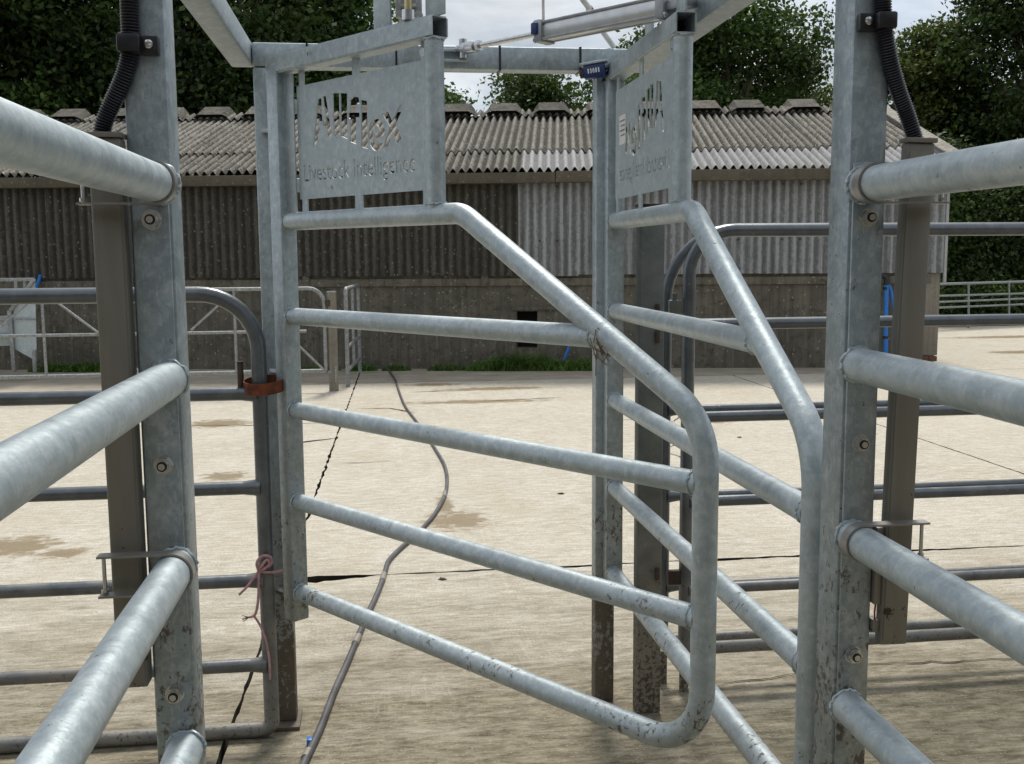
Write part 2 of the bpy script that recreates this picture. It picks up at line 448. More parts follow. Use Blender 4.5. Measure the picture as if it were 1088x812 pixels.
# ------------------------------------------------------------------ object helpers
def thing(name, label, cat, loc=(0, 0, 0), group=None):
    o = bpy.data.objects.new(name, None)
    o.empty_display_size = 0.1
    C.objects.link(o)
    o.location = loc
    o['label'] = label
    o['category'] = cat
    if group:
        o['group'] = group
    return o
def tag(o, label, cat, group=None):
    o['label'] = label
    o['category'] = cat
    if group:
        o['group'] = group
    return o
def mesh_obj(name, me, mat, parent=None):
    o = bpy.data.objects.new(name, me)
    C.objects.link(o)
    if mat is not None and not me.materials:
        me.materials.append(M[mat] if isinstance(mat, str) else mat)
    if parent is not None:
        o.parent = parent
        q = parent
        off = Vector((0, 0, 0))
        while q is not None:
            off += q.location
            q = q.parent
        o.location = o.location - off
    return o
def obj(name, bm, mat, parent=None, smooth=False):
    me = bpy.data.meshes.new(name)
    bmesh.ops.recalc_face_normals(bm, faces=bm.faces[:])
    bm.to_mesh(me)
    bm.free()
    if smooth:
        for p in me.polygons:
            p.use_smooth = True
        try:
            me.set_sharp_from_angle(angle=R(40))
        except Exception:
            pass
    return mesh_obj(name, me, mat, parent)
def orient(d, up=Vector((0, 0, 1))):
    d = Vector(d).normalized()
    if abs(d.dot(up)) > 0.98:
        up = Vector((0, 1, 0))
    x = up.cross(d).normalized()
    y = d.cross(x).normalized()
    return x, y, d
def add_box(bm, c, ax, size, bevel=0.0):
    x, y, z = ax
    m = Matrix(((x.x*size[0], y.x*size[1], z.x*size[2], c[0]), (x.y*size[0], y.y*size[1], z.y*size[2], c[1]), (x.z*size[0], y.z*size[1], z.z*size[2], c[2]), (0, 0, 0, 1)))
    g = bmesh.ops.create_cube(bm, size=1.0, matrix=m)
    if bevel:
        es = set()
        for v in g['verts']:
            es.update(v.link_edges)
        bmesh.ops.bevel(bm, geom=list(es), offset=bevel, segments=2, affect='EDGES', profile=0.5)
XYZ = (Vector((1, 0, 0)), Vector((0, 1, 0)), Vector((0, 0, 1)))
def box(name, lo, hi, mat, parent=None, bevel=0.0):
    bm = bmesh.new()
    c = [(a+b)/2 for a, b in zip(lo, hi)]
    add_box(bm, c, XYZ, [b-a for a, b in zip(lo, hi)], bevel)
    return obj(name, bm, mat, parent, smooth=bevel > 0)
def beam(name, a, b, w, h, mat, parent=None, bevel=0.005, up=Vector((0, 0, 1))):
    a, b = Vector(a), Vector(b)
    x, y, d = orient(b-a, up)
    bm = bmesh.new()
    add_box(bm, (a+b)/2, (x, y, d), (w, h, (b-a).length), bevel)
    return obj(name, bm, mat, parent, smooth=True)
def fillet(pts, rad, n=8):
    pts = [Vector(p) for p in pts]
    rads = rad if hasattr(rad, '__len__') else [rad]*len(pts)
    out = [pts[0]]
    for i in range(1, len(pts)-1):
        a, b, c = pts[i-1], pts[i], pts[i+1]
        u, v = (a-b).normalized(), (c-b).normalized()
        ang = u.angle(v)
        if ang > math.pi-0.02 or rads[i] <= 0:
            out.append(b)
            continue
        t = rads[i]/math.tan(ang/2)
        t = min(t, 0.49*(a-b).length, 0.49*(c-b).length) if i not in (1, len(pts)-2) else min(t, 0.8*min((a-b).length, (c-b).length))
        r = t*math.tan(ang/2)
        ctr = b + (u+v).normalized()*(r/math.sin(ang/2))
        p0, p1 = b+u*t-ctr, b+v*t-ctr
        tot = p0.angle(p1)
        axis = p0.cross(p1).normalized()
        for k in range(n+1):
            out.append(ctr + Matrix.Rotation(tot*k/n, 3, axis) @ p0)
    out.append(pts[-1])
    return out
def add_tube(bm, pts, r, seg=16, cap=True, closed=False):
    pts = [Vector(p) for p in pts]
    rs = r if hasattr(r, '__len__') else [r]*len(pts)
    n = len(pts)
    T = []
    for i in range(n):
        a = pts[i-1] if (i > 0 or closed) else pts[0]
        b = pts[(i+1) % n] if (i < n-1 or closed) else pts[-1]
        T.append((b-a).normalized())
    x = orient(T[0])[0]
    rings = []
    for i in range(n):
        x = (x - T[i]*x.dot(T[i])).normalized()
        y = T[i].cross(x)
        rings.append([bm.verts.new(pts[i] + (x*math.cos(2*math.pi*k/seg) + y*math.sin(2*math.pi*k/seg))*rs[i]) for k in range(seg)])
    for i in range(n-1 if not closed else n):
        A, B = rings[i], rings[(i+1) % n]
        for k in range(seg):
            bm.faces.new((A[k], A[(k+1) % seg], B[(k+1) % seg], B[k]))
    if cap and not closed:
        bm.faces.new(rings[0][::-1])
        bm.faces.new(rings[-1])
def tube(name, pts, r, mat, parent=None, seg=18, closed=False):
    bm = bmesh.new()
    add_tube(bm, pts, r, seg, True, closed)
    return obj(name, bm, mat, parent, smooth=True)
def smooth_path(pts, n=6):
    pts = [Vector(p) for p in pts]
    P = [pts[0]*2-pts[1]] + pts + [pts[-1]*2-pts[-2]]
    out = []
    for i in range(1, len(P)-2):
        for k in range(n):
            t = k/n
            a, b, c, d = P[i-1], P[i], P[i+1], P[i+2]
            out.append(0.5*((2*b) + (c-a)*t + (2*a-5*b+4*c-d)*t*t + (3*b-a-3*c+d)*t**3))
    out.append(pts[-1])
    return out
rng = random.Random(7)
def weld(c, d, r, parent, mat='galv', mr=0.0055):
    """lumpy weld bead round a tube end"""
    x, y, d = orient(d)
    bm = bmesh.new()
    n = 44
    pts, rr = [], []
    for k in range(n):
        a = 2*math.pi*k/n
        q = r + rng.uniform(-0.0012, 0.0012)
        pts.append(Vector(c) + (x*math.cos(a) + y*math.sin(a))*q + d*rng.uniform(-0.002, 0.002))
        rr.append(0.72*mr*rng.uniform(0.7, 1.3))
    add_tube(bm, pts, rr, 6, False, True)
    return obj('weld_bead', bm, mat, parent, smooth=True)
def add_hex(bm, c, d, r, h):
    x, y, d = orient(d)
    c = Vector(c)
    A = [bm.verts.new(c + (x*math.cos(k*math.pi/3)+y*math.sin(k*math.pi/3))*r) for k in range(6)]
    B = [bm.verts.new(c + d*h + (x*math.cos(k*math.pi/3)+y*math.sin(k*math.pi/3))*r) for k in range(6)]
    for k in range(6):
        bm.faces.new((A[k], A[(k+1) % 6], B[(k+1) % 6], B[k]))
    bm.faces.new(A[::-1])
    bm.faces.new(B)
def bolt(c, d, parent, r=0.011, name='bolt', mat='zinc'):
    c, d = Vector(c), Vector(d).normalized()
    bm = bmesh.new()
    add_tube(bm, [c, c+d*0.0016], r*1.28, 22)
    add_hex(bm, c+d*0.0016, d, r*1.1, r*0.95)
    add_tube(bm, [c+d*(0.002+r*0.9), c+d*(0.0025+r*1.15)], r*0.80, 18)
    o = obj(name, bm, mat, parent)
    bm = bmesh.new()
    add_tube(bm, [c+d*(0.0025+r*1.15), c+d*(0.003+r*1.2)], r*0.66, 16)
    obj('nylon_ring', bm, 'black', o)
    bm = bmesh.new()
    add_tube(bm, [c+d*(0.003+r*1.2), c+d*(0.003+r*1.42)], r*0.44, 12)
    obj('thread_end', bm, mat, o)
    return o

# ================================================================== GROUND
bm = bmesh.new()
bmesh.ops.create_grid(bm, x_segments=2, y_segments=2, size=200)
g = obj('ground', bm, 'soil')
g.location = (0, 60, -0.07)
g['kind'] = 'structure'

def jag(a, b, amp, seed, step=0.035, spall=None):
    a, b = Vector(a), Vector(b)
    n = max(2, int((b-a).length/step))
    t = (b-a).normalized()
    nr = Vector((-t.y, t.x, 0))
    out = []
    for i in range(n):
        p = a + (b-a)*(i/n)
        e = 0 if i == 0 else amp*(noise.noise(Vector((p.x*9+seed, p.y*9, seed))) + 0.6*noise.noise(Vector((p.x*31, p.y*31+seed, 3.3))))
        if spall:
            for (sx, sy, sr, sd) in spall:
                k = (p.x-sx)**2 + (p.y-sy)**2
                e += sd*math.exp(-k/(sr*sr))*(0.75+0.5*noise.noise(p*14))
        out.append(p + nr*e)
    return out
yard = bpy.data.objects.new('concrete_yard', None)
C.objects.link(yard)
yard['kind'] = 'structure'
def slab(loop, mat, z=0.0, th=0.07):
    bm = bmesh.new()
    vs = [bm.verts.new((p.x, p.y, z)) for p in loop]
    f = bm.faces.new(vs)
    f.normal_update()
    if f.normal.z < 0:
        f.normal_flip()
    r = bmesh.ops.extrude_face_region(bm, geom=[f])
    bmesh.ops.translate(bm, verts=[v for v in r['geom'] if isinstance(v, bmesh.types.BMVert)], vec=(0, 0, 0))
    low = [v for v in bm.verts if v in vs]
    for v in vs:
        v.co.z = z-th
    o = obj('slab', bm, mat, yard)
    o.data.materials.append(M['soil'])      # joint faces are packed with dirt
    for q in o.data.polygons:
        if abs(q.normal.z) < 0.5:
            q.material_index = 1
    return o
def jx(y):      # the long joint left of the middle
    return -0.5 + 0.0235*(y-3.2)
V3 = lambda x, y: Vector((x, y, 0))
GAP = 0.007
TY = 4.845
KY = 12.35
# counter-clockwise loops
def bay(x0, x1, y0, y1, mat, seed, fx0=None, fx1=None, sp=None, am=(0.006, 0.006, 0.006, 0.006)):
    X0 = fx0 or (lambda y: x0)
    X1 = fx1 or (lambda y: x1)
    a, b, c, d = V3(X0(y0)+GAP, y0+GAP), V3(X1(y0)-GAP, y0+GAP), V3(X1(y1)-GAP, y1-GAP), V3(X0(y1)+GAP, y1-GAP)
    lp = jag(a, b, am[0], seed, spall=sp) + jag(b, c, am[1], seed+1) + jag(c, d, am[2], seed+2, spall=sp) + jag(d, a, am[3], seed+3)
    return slab(lp, mat)
sp_near = [(-0.33, TY, 0.13, 0.085), (-0.15, TY, 0.10, 0.03), (0.3, TY, 0.2, 0.01), (1.75, TY, 0.25, 0.02), (2.6, TY, 0.3, 0.016), (0.9, TY, 0.15, 0.018)]
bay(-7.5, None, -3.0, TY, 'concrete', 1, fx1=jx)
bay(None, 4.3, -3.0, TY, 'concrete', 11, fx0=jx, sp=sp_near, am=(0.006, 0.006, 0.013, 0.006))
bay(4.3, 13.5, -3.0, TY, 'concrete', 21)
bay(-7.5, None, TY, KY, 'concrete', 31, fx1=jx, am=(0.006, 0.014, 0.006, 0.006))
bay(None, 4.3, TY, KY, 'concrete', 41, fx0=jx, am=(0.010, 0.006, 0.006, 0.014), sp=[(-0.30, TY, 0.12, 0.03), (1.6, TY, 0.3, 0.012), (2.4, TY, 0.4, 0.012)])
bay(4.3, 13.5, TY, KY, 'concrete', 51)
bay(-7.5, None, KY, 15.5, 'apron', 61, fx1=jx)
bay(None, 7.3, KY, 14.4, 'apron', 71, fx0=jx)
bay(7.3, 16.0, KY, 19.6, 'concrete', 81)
def crack(pts, w, seed):
    bm = bmesh.new()
    P = []
    for (a, b) in zip(pts[:-1], pts[1:]):
        P += jag(V3(*a), V3(*b), 0.018, seed, 0.04)
    P.append(V3(*pts[-1]))
    prev = None
    for i, p in enumerate(P):
        q = P[min(i+1, len(P)-1)] - P[max(i-1, 0)]
        n = Vector((-q.y, q.x, 0)).normalized()
        k = w*(0.35+0.9*abs(noise.noise(p*6+Vector((seed, 0, 0)))))*min(1, 4*min(i, len(P)-1-i)/len(P)+0.15)
        A, B = bm.verts.new(p+n*k+Vector((0, 0, 0.004))), bm.verts.new(p-n*k+Vector((0, 0, 0.004)))
        if prev:
            bm.faces.new((prev[0], A, B, prev[1]))
        prev = (A, B)
    return obj('crack', bm, 'soil', yard)
for i, (pts, w) in enumerate([
        ([(-2.3, 9.62), (-1.6, 9.5), (-1.05, 9.42), (-0.45, 9.46)], 0.012), ([(-0.95, 8.45), (-0.62, 8.5), (-0.36, 8.66)], 0.03),
        ([(-0.25, 10.3), (0.1, 10.25), (0.33, 9.9)], 0.02), ([(-0.3, 7.55), (0.12, 7.6)], 0.008),
        ([(2.0, 9.6), (2.15, 9.2), (2.6, 9.0), (2.8, 9.4)], 0.01), ([(2.4, 8.0), (2.1, 7.7), (2.2, 7.3)], 0.01),
        ([(1.0, 10.6), (1.9, 10.75)], 0.014), ([(3.4, 7.9), (4.1, 8.1)], 0.012), ([(0.95, 3.35), (1.7, 3.48), (2.6, 3.44)], 0.006), ([(0.3, 11.45), (1.0, 11.5)], 0.02)]):
    crack(pts, w, i*3.1)
# bits of muck lying on the concrete
muck_at = ['far right of the hose', 'right of the wet patch', 'left of the old gate end', 'just past the cross joint by the hose']
for i, (x, y) in enumerate([(786, 465), (596, 525), (205, 690), (470, 616)]):
    p = gnd(x, y)
    bm = bmesh.new()
    bmesh.ops.create_icosphere(bm, subdivisions=3, radius=1.0)
    for v in bm.verts:
        k = 1 + 0.9*noise.noise(v.co*1.7+Vector((i*3.7, i, 0))) + 0.4*noise.noise(v.co*5+Vector((i, 0, 0)))
        v.co = Vector((v.co.x*0.016*k, v.co.y*0.013*k, max(0.001, v.co.z*0.006*k+0.002)))
    o = obj('muck_lump', bm, 'rust_dark', None, True)
    o.location = (p.x, p.y, 0.0)
    tag(o, f'brown lump of muck {muck_at[i]}', 'muck', 'muck lumps on the concrete')

# ================================================================== UNSEEN WALL AND ROOF ADDED BEHIND THE CAMERA TO SHADE STEEL FACING IT
shade_root = bpy.data.objects.new('shade_wall', None)
C.objects.link(shade_root)
shade_root['kind'] = 'structure'
for (x0_, x1_, z0_, z1_) in ((-8.0, -0.7, -0.05, 3.9), (1.2, 8.5, -0.05, 3.9), (-0.7, 1.2, 2.6, 3.9)):
    box('shade_panel', (x0_, -3.0, z0_), (x1_, -2.8, z1_), 'base_wall', shade_root)
box('roof_sheet', (-8.3, -9.0, 3.9), (8.8, -2.2, 4.0), 'roof_old', shade_root)  # unseen slab added for its shade, apart from the barn roof

# ================================================================== NEAR RACE: posts, rail panels, straps, reader panels, conduits
RR = 0.0275
PYF = 1.600
def near_side(side):
    L = side < 0
    w = 'left' if L else 'right'
    xi = -0.2945 if L else 0.7415         # inner face of the post
    xo = xi - 0.062 if L else xi + 0.062
    X = -0.311 if L else 0.762            # rail centre
    s = -1 if L else 1
    x0, x1 = min(xi, xo), max(xi, xo)
    post = thing('gate_post', f'tall galvanised box post at the {w} with the near race rails bolted to it', 'post', ((x0+x1)/2, PYF+0.04, 0), 'near race posts')
    box('post_tube', (x0, PYF, 0.008), (x1, PYF+0.076, 2.62), 'galv_post', post, 0.007)
    box('base_plate', (x0-0.05, PYF-0.04, 0.0), (x1+0.05, PYF+0.12, 0.012), 'galv_post', post, 0.002)
    pan = thing('race_panel', f'thick galvanised tube rails running from the {w} post past the camera', 'rail panel', (X, 0.6, 0), 'race rail panels')
    pc = (x0+x1)/2
    fl = box('end_plate', (pc-0.026, PYF-0.007, 0.25), (pc+0.026, PYF-0.0005, 1.639), 'galv_post', pan, 0.0012)
    ye = PYF-0.007
    for z in (1.604, 1.319, 1.035, 0.745, 0.463):
        tube('rail', [(X, -1.2, z), (X, 0.2, z), (X, ye, z)], RR, 'galv', pan, 28)
        weld((X, ye-0.003, z), (0, 1, 0), RR+0.001, pan, 'galv', 0.004)
    # far-end upright of the panel, behind the camera
    box('end_upright', (X-0.03, -1.26, 0.03), (X+0.03, -1.2, 1.64), 'galv_post', pan, 0.004)
    for z in (1.553, 1.191, 0.834, 0.33):
        bolt((pc-0.002*s, ye, z), (0, -1, 0), pan, 0.0115)
    # reader panel standing outside the rails beside the post
    a0, a1 = (-0.404, -0.3595) if L else (0.811, 0.857)
    dp = 0.036 if L else 0.022
    ty = 1.578
    ant = thing('reader_panel', f'brown-grey upright reader housing strapped outside the {w} rails', 'reader panel', ((a0+a1)/2, ty+0.03, 0.85), 'tag reader panels')
    box('housing', (a0, ty, 0.852), (a1, ty+dp, 1.668), 'antenna', ant, 0.003)
    box('front_cover', (a0+0.003, ty-0.003, 0.86), (a1-0.003, ty-0.0002, 1.655), 'antenna', ant, 0.001)
    box('end_cap', (a0-0.002, ty-0.004, 1.6685), (a1+0.002, ty+dp+0.003, 1.676), 'antenna', ant, 0.001)
    if not L:
        box('cable_box', (a0-0.012, ty+0.006, 0.92), (a0-0.0005, ty+0.03, 1.05), 'antenna', ant, 0.001)
        box('cable_box', (a0-0.011, ty+0.006, 0.872), (a0-0.0005, ty+0.03, 0.893), 'antenna', ant, 0.001)
        tube('red_wire', [(a0-0.006, ty+0.012, 0.893), (a0-0.008, ty+0.010, 0.905), (a0-0.006, ty+0.012, 0.92)], 0.0016, 'red', ant, 8)
    # U straps round the rails, legs reaching past the reader panel
    if not L:
        ant.rotation_euler.y = R(1.05)
    for z in (1.604, 1.035):
        xe = (a0-0.012) if L else (a1+0.012+(z-0.85)*0.0183)
        st = thing('strap_clamp', f'flat steel U strap holding the {w} reader panel to the {"top" if z > 1.5 else "third"} rail', 'strap', (X, 1.55, z-RR), 'U straps on the rails')
        bm = bmesh.new()
        y0, y1 = 1.546, 1.568
        ri, ro = RR+0.0008, RR+0.0038
        prof = []
        n = 18
        for (r) in (ro, ri):
            row = [(xe, z+r)] + [(X - s*r*math.sin(math.pi*k/n), z + r*math.cos(math.pi*k/n)) for k in range(n+1)] + [(xe, z-r)]
            prof.append(row)
        m = len(prof[0])
        g = [[[bm.verts.new((q[0], y, q[1])) for q in row] for row in prof] for y in (y0, y1)]
        for i in range(m-1):
            bm.faces.new((g[0][0][i], g[0][0][i+1], g[1][0][i+1], g[1][0][i]))
            bm.faces.new((g[0][1][i], g[1][1][i], g[1][1][i+1], g[0][1][i+1]))
            bm.faces.new((g[0][0][i], g[0][1][i], g[0][1][i+1], g[0][0][i+1]))
            bm.faces.new((g[1][0][i], g[1][0][i+1], g[1][1][i+1], g[1][1][i]))
        for e in (0, m-1):
            bm.faces.new((g[0][0][e], g[1][0][e], g[1][1][e], g[0][1][e]))
        obj('band', bm, 'strap', st, True)
        bx_ = xe - s*0.007
        tube('strap_bolt', [(bx_, 1.560, z-RR-0.002), (bx_, 1.560, z+RR+0.002)], 0.003, 'zinc', st, 10)
        bm = bmesh.new()
        add_hex(bm, (bx_, 1.560, z-RR+0.001), (0, 0, 1), 0.0055, 0.005)
        obj('nut', bm, 'zinc', st)
    # corrugated conduit with its saddle clamp
    px = ([(137, -70), (137, -20), (137, 0), (138, 30), (138, 55), (134, 75), (127, 93), (117, 115), (110, 133), (108, 150), (109, 166)] if L else
          [(937, -70), (937, -20), (938, 0), (939, 25), (942, 45), (947, 70), (955, 98), (963, 120), (969, 138), (973, 152), (974, 163)])
    yc = PYF-0.013
    path = []
    for i, q in enumerate(px):
        k = max(0, min(1, (q[1]-40)/80))
        path.append(aty(q[0], q[1], yc + (ty+0.025-yc)*k))
    path = smooth_path(path, 10)
    # resample evenly
    acc = [0]
    for a, b in zip(path[:-1], path[1:]):
        acc.append(acc[-1]+(b-a).length)
    pitch = 0.0042
    n = int(acc[-1]/(pitch/4))
    pts, rs = [], []
    j = 0
    for i in range(n+1):
        d = acc[-1]*i/n
        while j < len(acc)-2 and acc[j+1] < d:
            j += 1
        t = (d-acc[j])/max(1e-9, acc[j+1]-acc[j])
        pts.append(path[j].lerp(path[j+1], t))
        rs.append(0.0135 - (0.0022 if i % 4 in (2,) else (0.0008 if i % 4 in (1, 3) else 0)))
    cdt = thing('cable_conduit', f'black corrugated conduit running down the {w} post into the reader panel', 'conduit', path[-1], 'cable conduits')
    tube('corrugated_tube', pts, rs, 'conduit', cdt, 14)
    zc = aty(*((140, 47) if L else (937, 23)), yc).z
    cx = aty(*((138, 47) if L else (939, 23)), yc).x
    bm = bmesh.new()
    add_box(bm, (cx, yc-0.001, zc), XYZ, (0.031, 0.032, 0.026), 0.004)
    obj('clamp', bm, 'black', cdt, True)
    bm = bmesh.new()
    lx = cx - s*0.026
    add_box(bm, (lx, PYF-0.008, zc-0.001), XYZ, (0.026, 0.014, 0.026), 0.002)
    obj('clamp_foot', bm, 'black', cdt, True)
    bm = bmesh.new()
    add_tube(bm, [(lx, PYF-0.015, zc), (lx, PYF-0.0175, zc)], 0.0062, 18)
    add_tube(bm, [(lx, PYF-0.0175, zc), (lx, PYF-0.0185, zc)], [0.0062, 0.004], 18)
    obj('clamp_screw', bm, 'steel', cdt, True)
near_side(-1)
near_side(1)

# ================================================================== SORTING FRAME
FY = 3.31
fr = thing('sorting_arch', 'galvanised box-section arch carrying the two sorting gates across the race', 'frame', (0.2, FY, 0))
for x0, x1 in ((-0.356, -0.291), (0.686, 0.751)):
    box('post', (x0, FY-0.03, 0.013), (x1, FY+0.03, 2.058), 'galv_frame', fr, 0.006)
    box('base_plate', (x0-0.012, FY-0.075, 0.0), (x1+0.012, FY+0.06, 0.0125), 'galv_frame', fr, 0.001)
box('cross_beam', (-0.357, FY-0.035, 2.06), (0.80, FY+0.035, 2.129), 'galv_frame', fr, 0.006)
box('side_beam', (-0.425, -0.5, 2.066), (-0.3585, FY+0.03, 2.135), 'galv_frame', fr, 0.006)
box('side_beam', (0.802, -0.5, 2.066), (0.868, FY+0.03, 2.135), 'galv_frame', fr, 0.006)
for x in (-0.195, 0.07, 0.385, 0.635):
    bm = bmesh.new()
    for lo, hi in (((x-0.003, FY-0.0375, 2.058), (x+0.003, FY-0.0353, 2.131)), ((x-0.003, FY+0.0353, 2.058), (x+0.003, FY+0.0375, 2.131)), ((x-0.003, FY-0.0375, 2.1293), (x+0.003, FY+0.0375, 2.1315)), ((x-0.003, FY-0.0375, 2.0575), (x+0.003, FY+0.0375, 2.0597))):
        add_box(bm, [(a+b)/2 for a, b in zip(lo, hi)], XYZ, [b-a for a, b in zip(lo, hi)])
    obj('cable_tie', bm, 'black', fr)

# ================================================================== SORTING GATES
HZ = (1.600, 1.320, 1.035, 0.752, 0.465)
GR = 0.0262
GL = 1.520
TXT = {}
def letter_polys(px2sz):
    z = lambda x, y: px2sz(300 + x/5.075, 60 + y/5.075)
    P = []
    P.append([(150, 490), (177, 230), (192, 222), (197, 345), (176, 345), (174, 372), (186, 374), (166, 470)])
    P.append([(203, 216), (215, 210), (250, 428), (229, 432), (222, 374), (205, 372), (205, 347), (218, 345)])
    P.append([(256, 199), (287, 197), (291, 418), (262, 426)])
    P.append([(296, 198), (330, 200), (332, 440), (302, 428)])
    P.append([(350, 236), (368, 218), (392, 222), (398, 252), (384, 246), (378, 262), (378, 300), (397, 305), (397, 324), (378, 324), (380, 470), (350, 456), (350, 332), (341, 327), (341, 305), (350, 300)])
    P.append([(408, 235), (437, 241), (442, 495), (412, 484)])
    e = []
    for k in range(27):
        a = R(35) + k/26*R(305)
        e.append((492 + 43*math.cos(a), 422 + 84*math.sin(a)*1.0))
    e += [(530, 425), (480, 440), (480, 418), (512, 400)]
    for k in range(18):
        a = R(318) - k/17*R(265)
        e.append((490 + 21*math.cos(a), 420 + 55*math.sin(a)))
    P.append(e)
    P.append([(525, 310), (552, 298), (574, 350), (622, 255), (620, 300), (592, 362), (624, 444), (600, 468), (578, 412), (548, 490), (531, 488), (566, 378)])
    out = []
    for poly in P:
        cx = sum(q[0] for q in poly)/len(poly)
        n = len(poly)
        ar = sum(poly[i][0]*poly[(i+1) % n][1]-poly[(i+1) % n][0]*poly[i][1] for i in range(n))
        sg = 1 if ar > 0 else -1
        res = []
        for i in range(n):
            a, b, c = Vector(poly[i-1]), Vector(poly[i]), Vector(poly[(i+1) % n])
            e1, e2 = (b-a), (c-b)
            n1 = Vector((e1.y, -e1.x)).normalized()*sg
            n2 = Vector((e2.y, -e2.x)).normalized()*sg
            m = (n1+n2)
            m = m.normalized() if m.length > 0.3 else n1
            q = b + m*3.2
            res.append((q.x, q.y))
        out.append(res)
    return [[z(*q) for q in poly] for poly in out]

def text_polys(s, width, s0, z0, flip=None):
    cu = bpy.data.curves.new('txt', 'FONT')
    cu.body = s
    cu.size = 1
    cu.offset = 0.02
    o = bpy.data.objects.new('txt', cu)
    C.objects.link(o)
    dg = bpy.context.evaluated_depsgraph_get()
    c2 = o.to_curve(dg)
    polys = []
    for sp in c2.splines:
        pts = []
        if sp.type == 'BEZIER':
            bp = sp.bezier_points
            n = len(bp)
            for i in range(n):
                a, b = bp[i], bp[(i+1) % n]
                for k in range(3):
                    t = k/3
                    q = a.co*(1-t)**3 + a.handle_right*3*t*(1-t)**2 + b.handle_left*3*t*t*(1-t) + b.co*t**3
                    pts.append((q.x, q.y))
        else:
            pts = [(q.co.x, q.co.y) for q in sp.points]
        polys.append(pts)
    o.to_curve_clear()
    bpy.data.objects.remove(o)
    xs = [q[0] for p in polys for q in p]
    k = width/(max(xs)-min(xs))
    m = min(xs)
    return [[(s0 + (q[0]-m)*k, z0 + q[1]*k*1.18) for q in p] for p in polys]

def cut_plate(polys, thick):
    cu = bpy.data.curves.new('plate', 'CURVE')
    cu.dimensions = '2D'
    cu.fill_mode = 'BOTH'
    cu.extrude = thick/2
    for p in polys:
        sp = cu.splines.new('POLY')
        sp.points.add(len(p)-1)
        for q, (a, b) in zip(sp.points, p):
            q.co = (a, b, 0, 1)
        sp.use_cyclic_u = True
    o = bpy.data.objects.new('plate', cu)
    C.objects.link(o)
    dg = bpy.context.evaluated_depsgraph_get()
    me = bpy.data.meshes.new_from_object(o.evaluated_get(dg))
    bpy.data.objects.remove(o)
    return me

G1 = (Vector((-0.274, 3.218, 0)), 0.651)
G2 = (Vector((0.739, 3.258, 0)), 0.016)
def g1_px(x, y):
    h, a = G1
    d = Vector((math.sin(a), -math.cos(a), 0))
    P = on_plane(x, y, h, Vector((d.y, -d.x, 0)))
    return ((P-h).dot(d), P.z)
LET = letter_polys(g1_px)
a_, b_ = g1_px(320, 192), g1_px(438, 180)
SMALL = text_polys('Livestock Intelligence', b_[0]-a_[0], a_[0], 1.713)

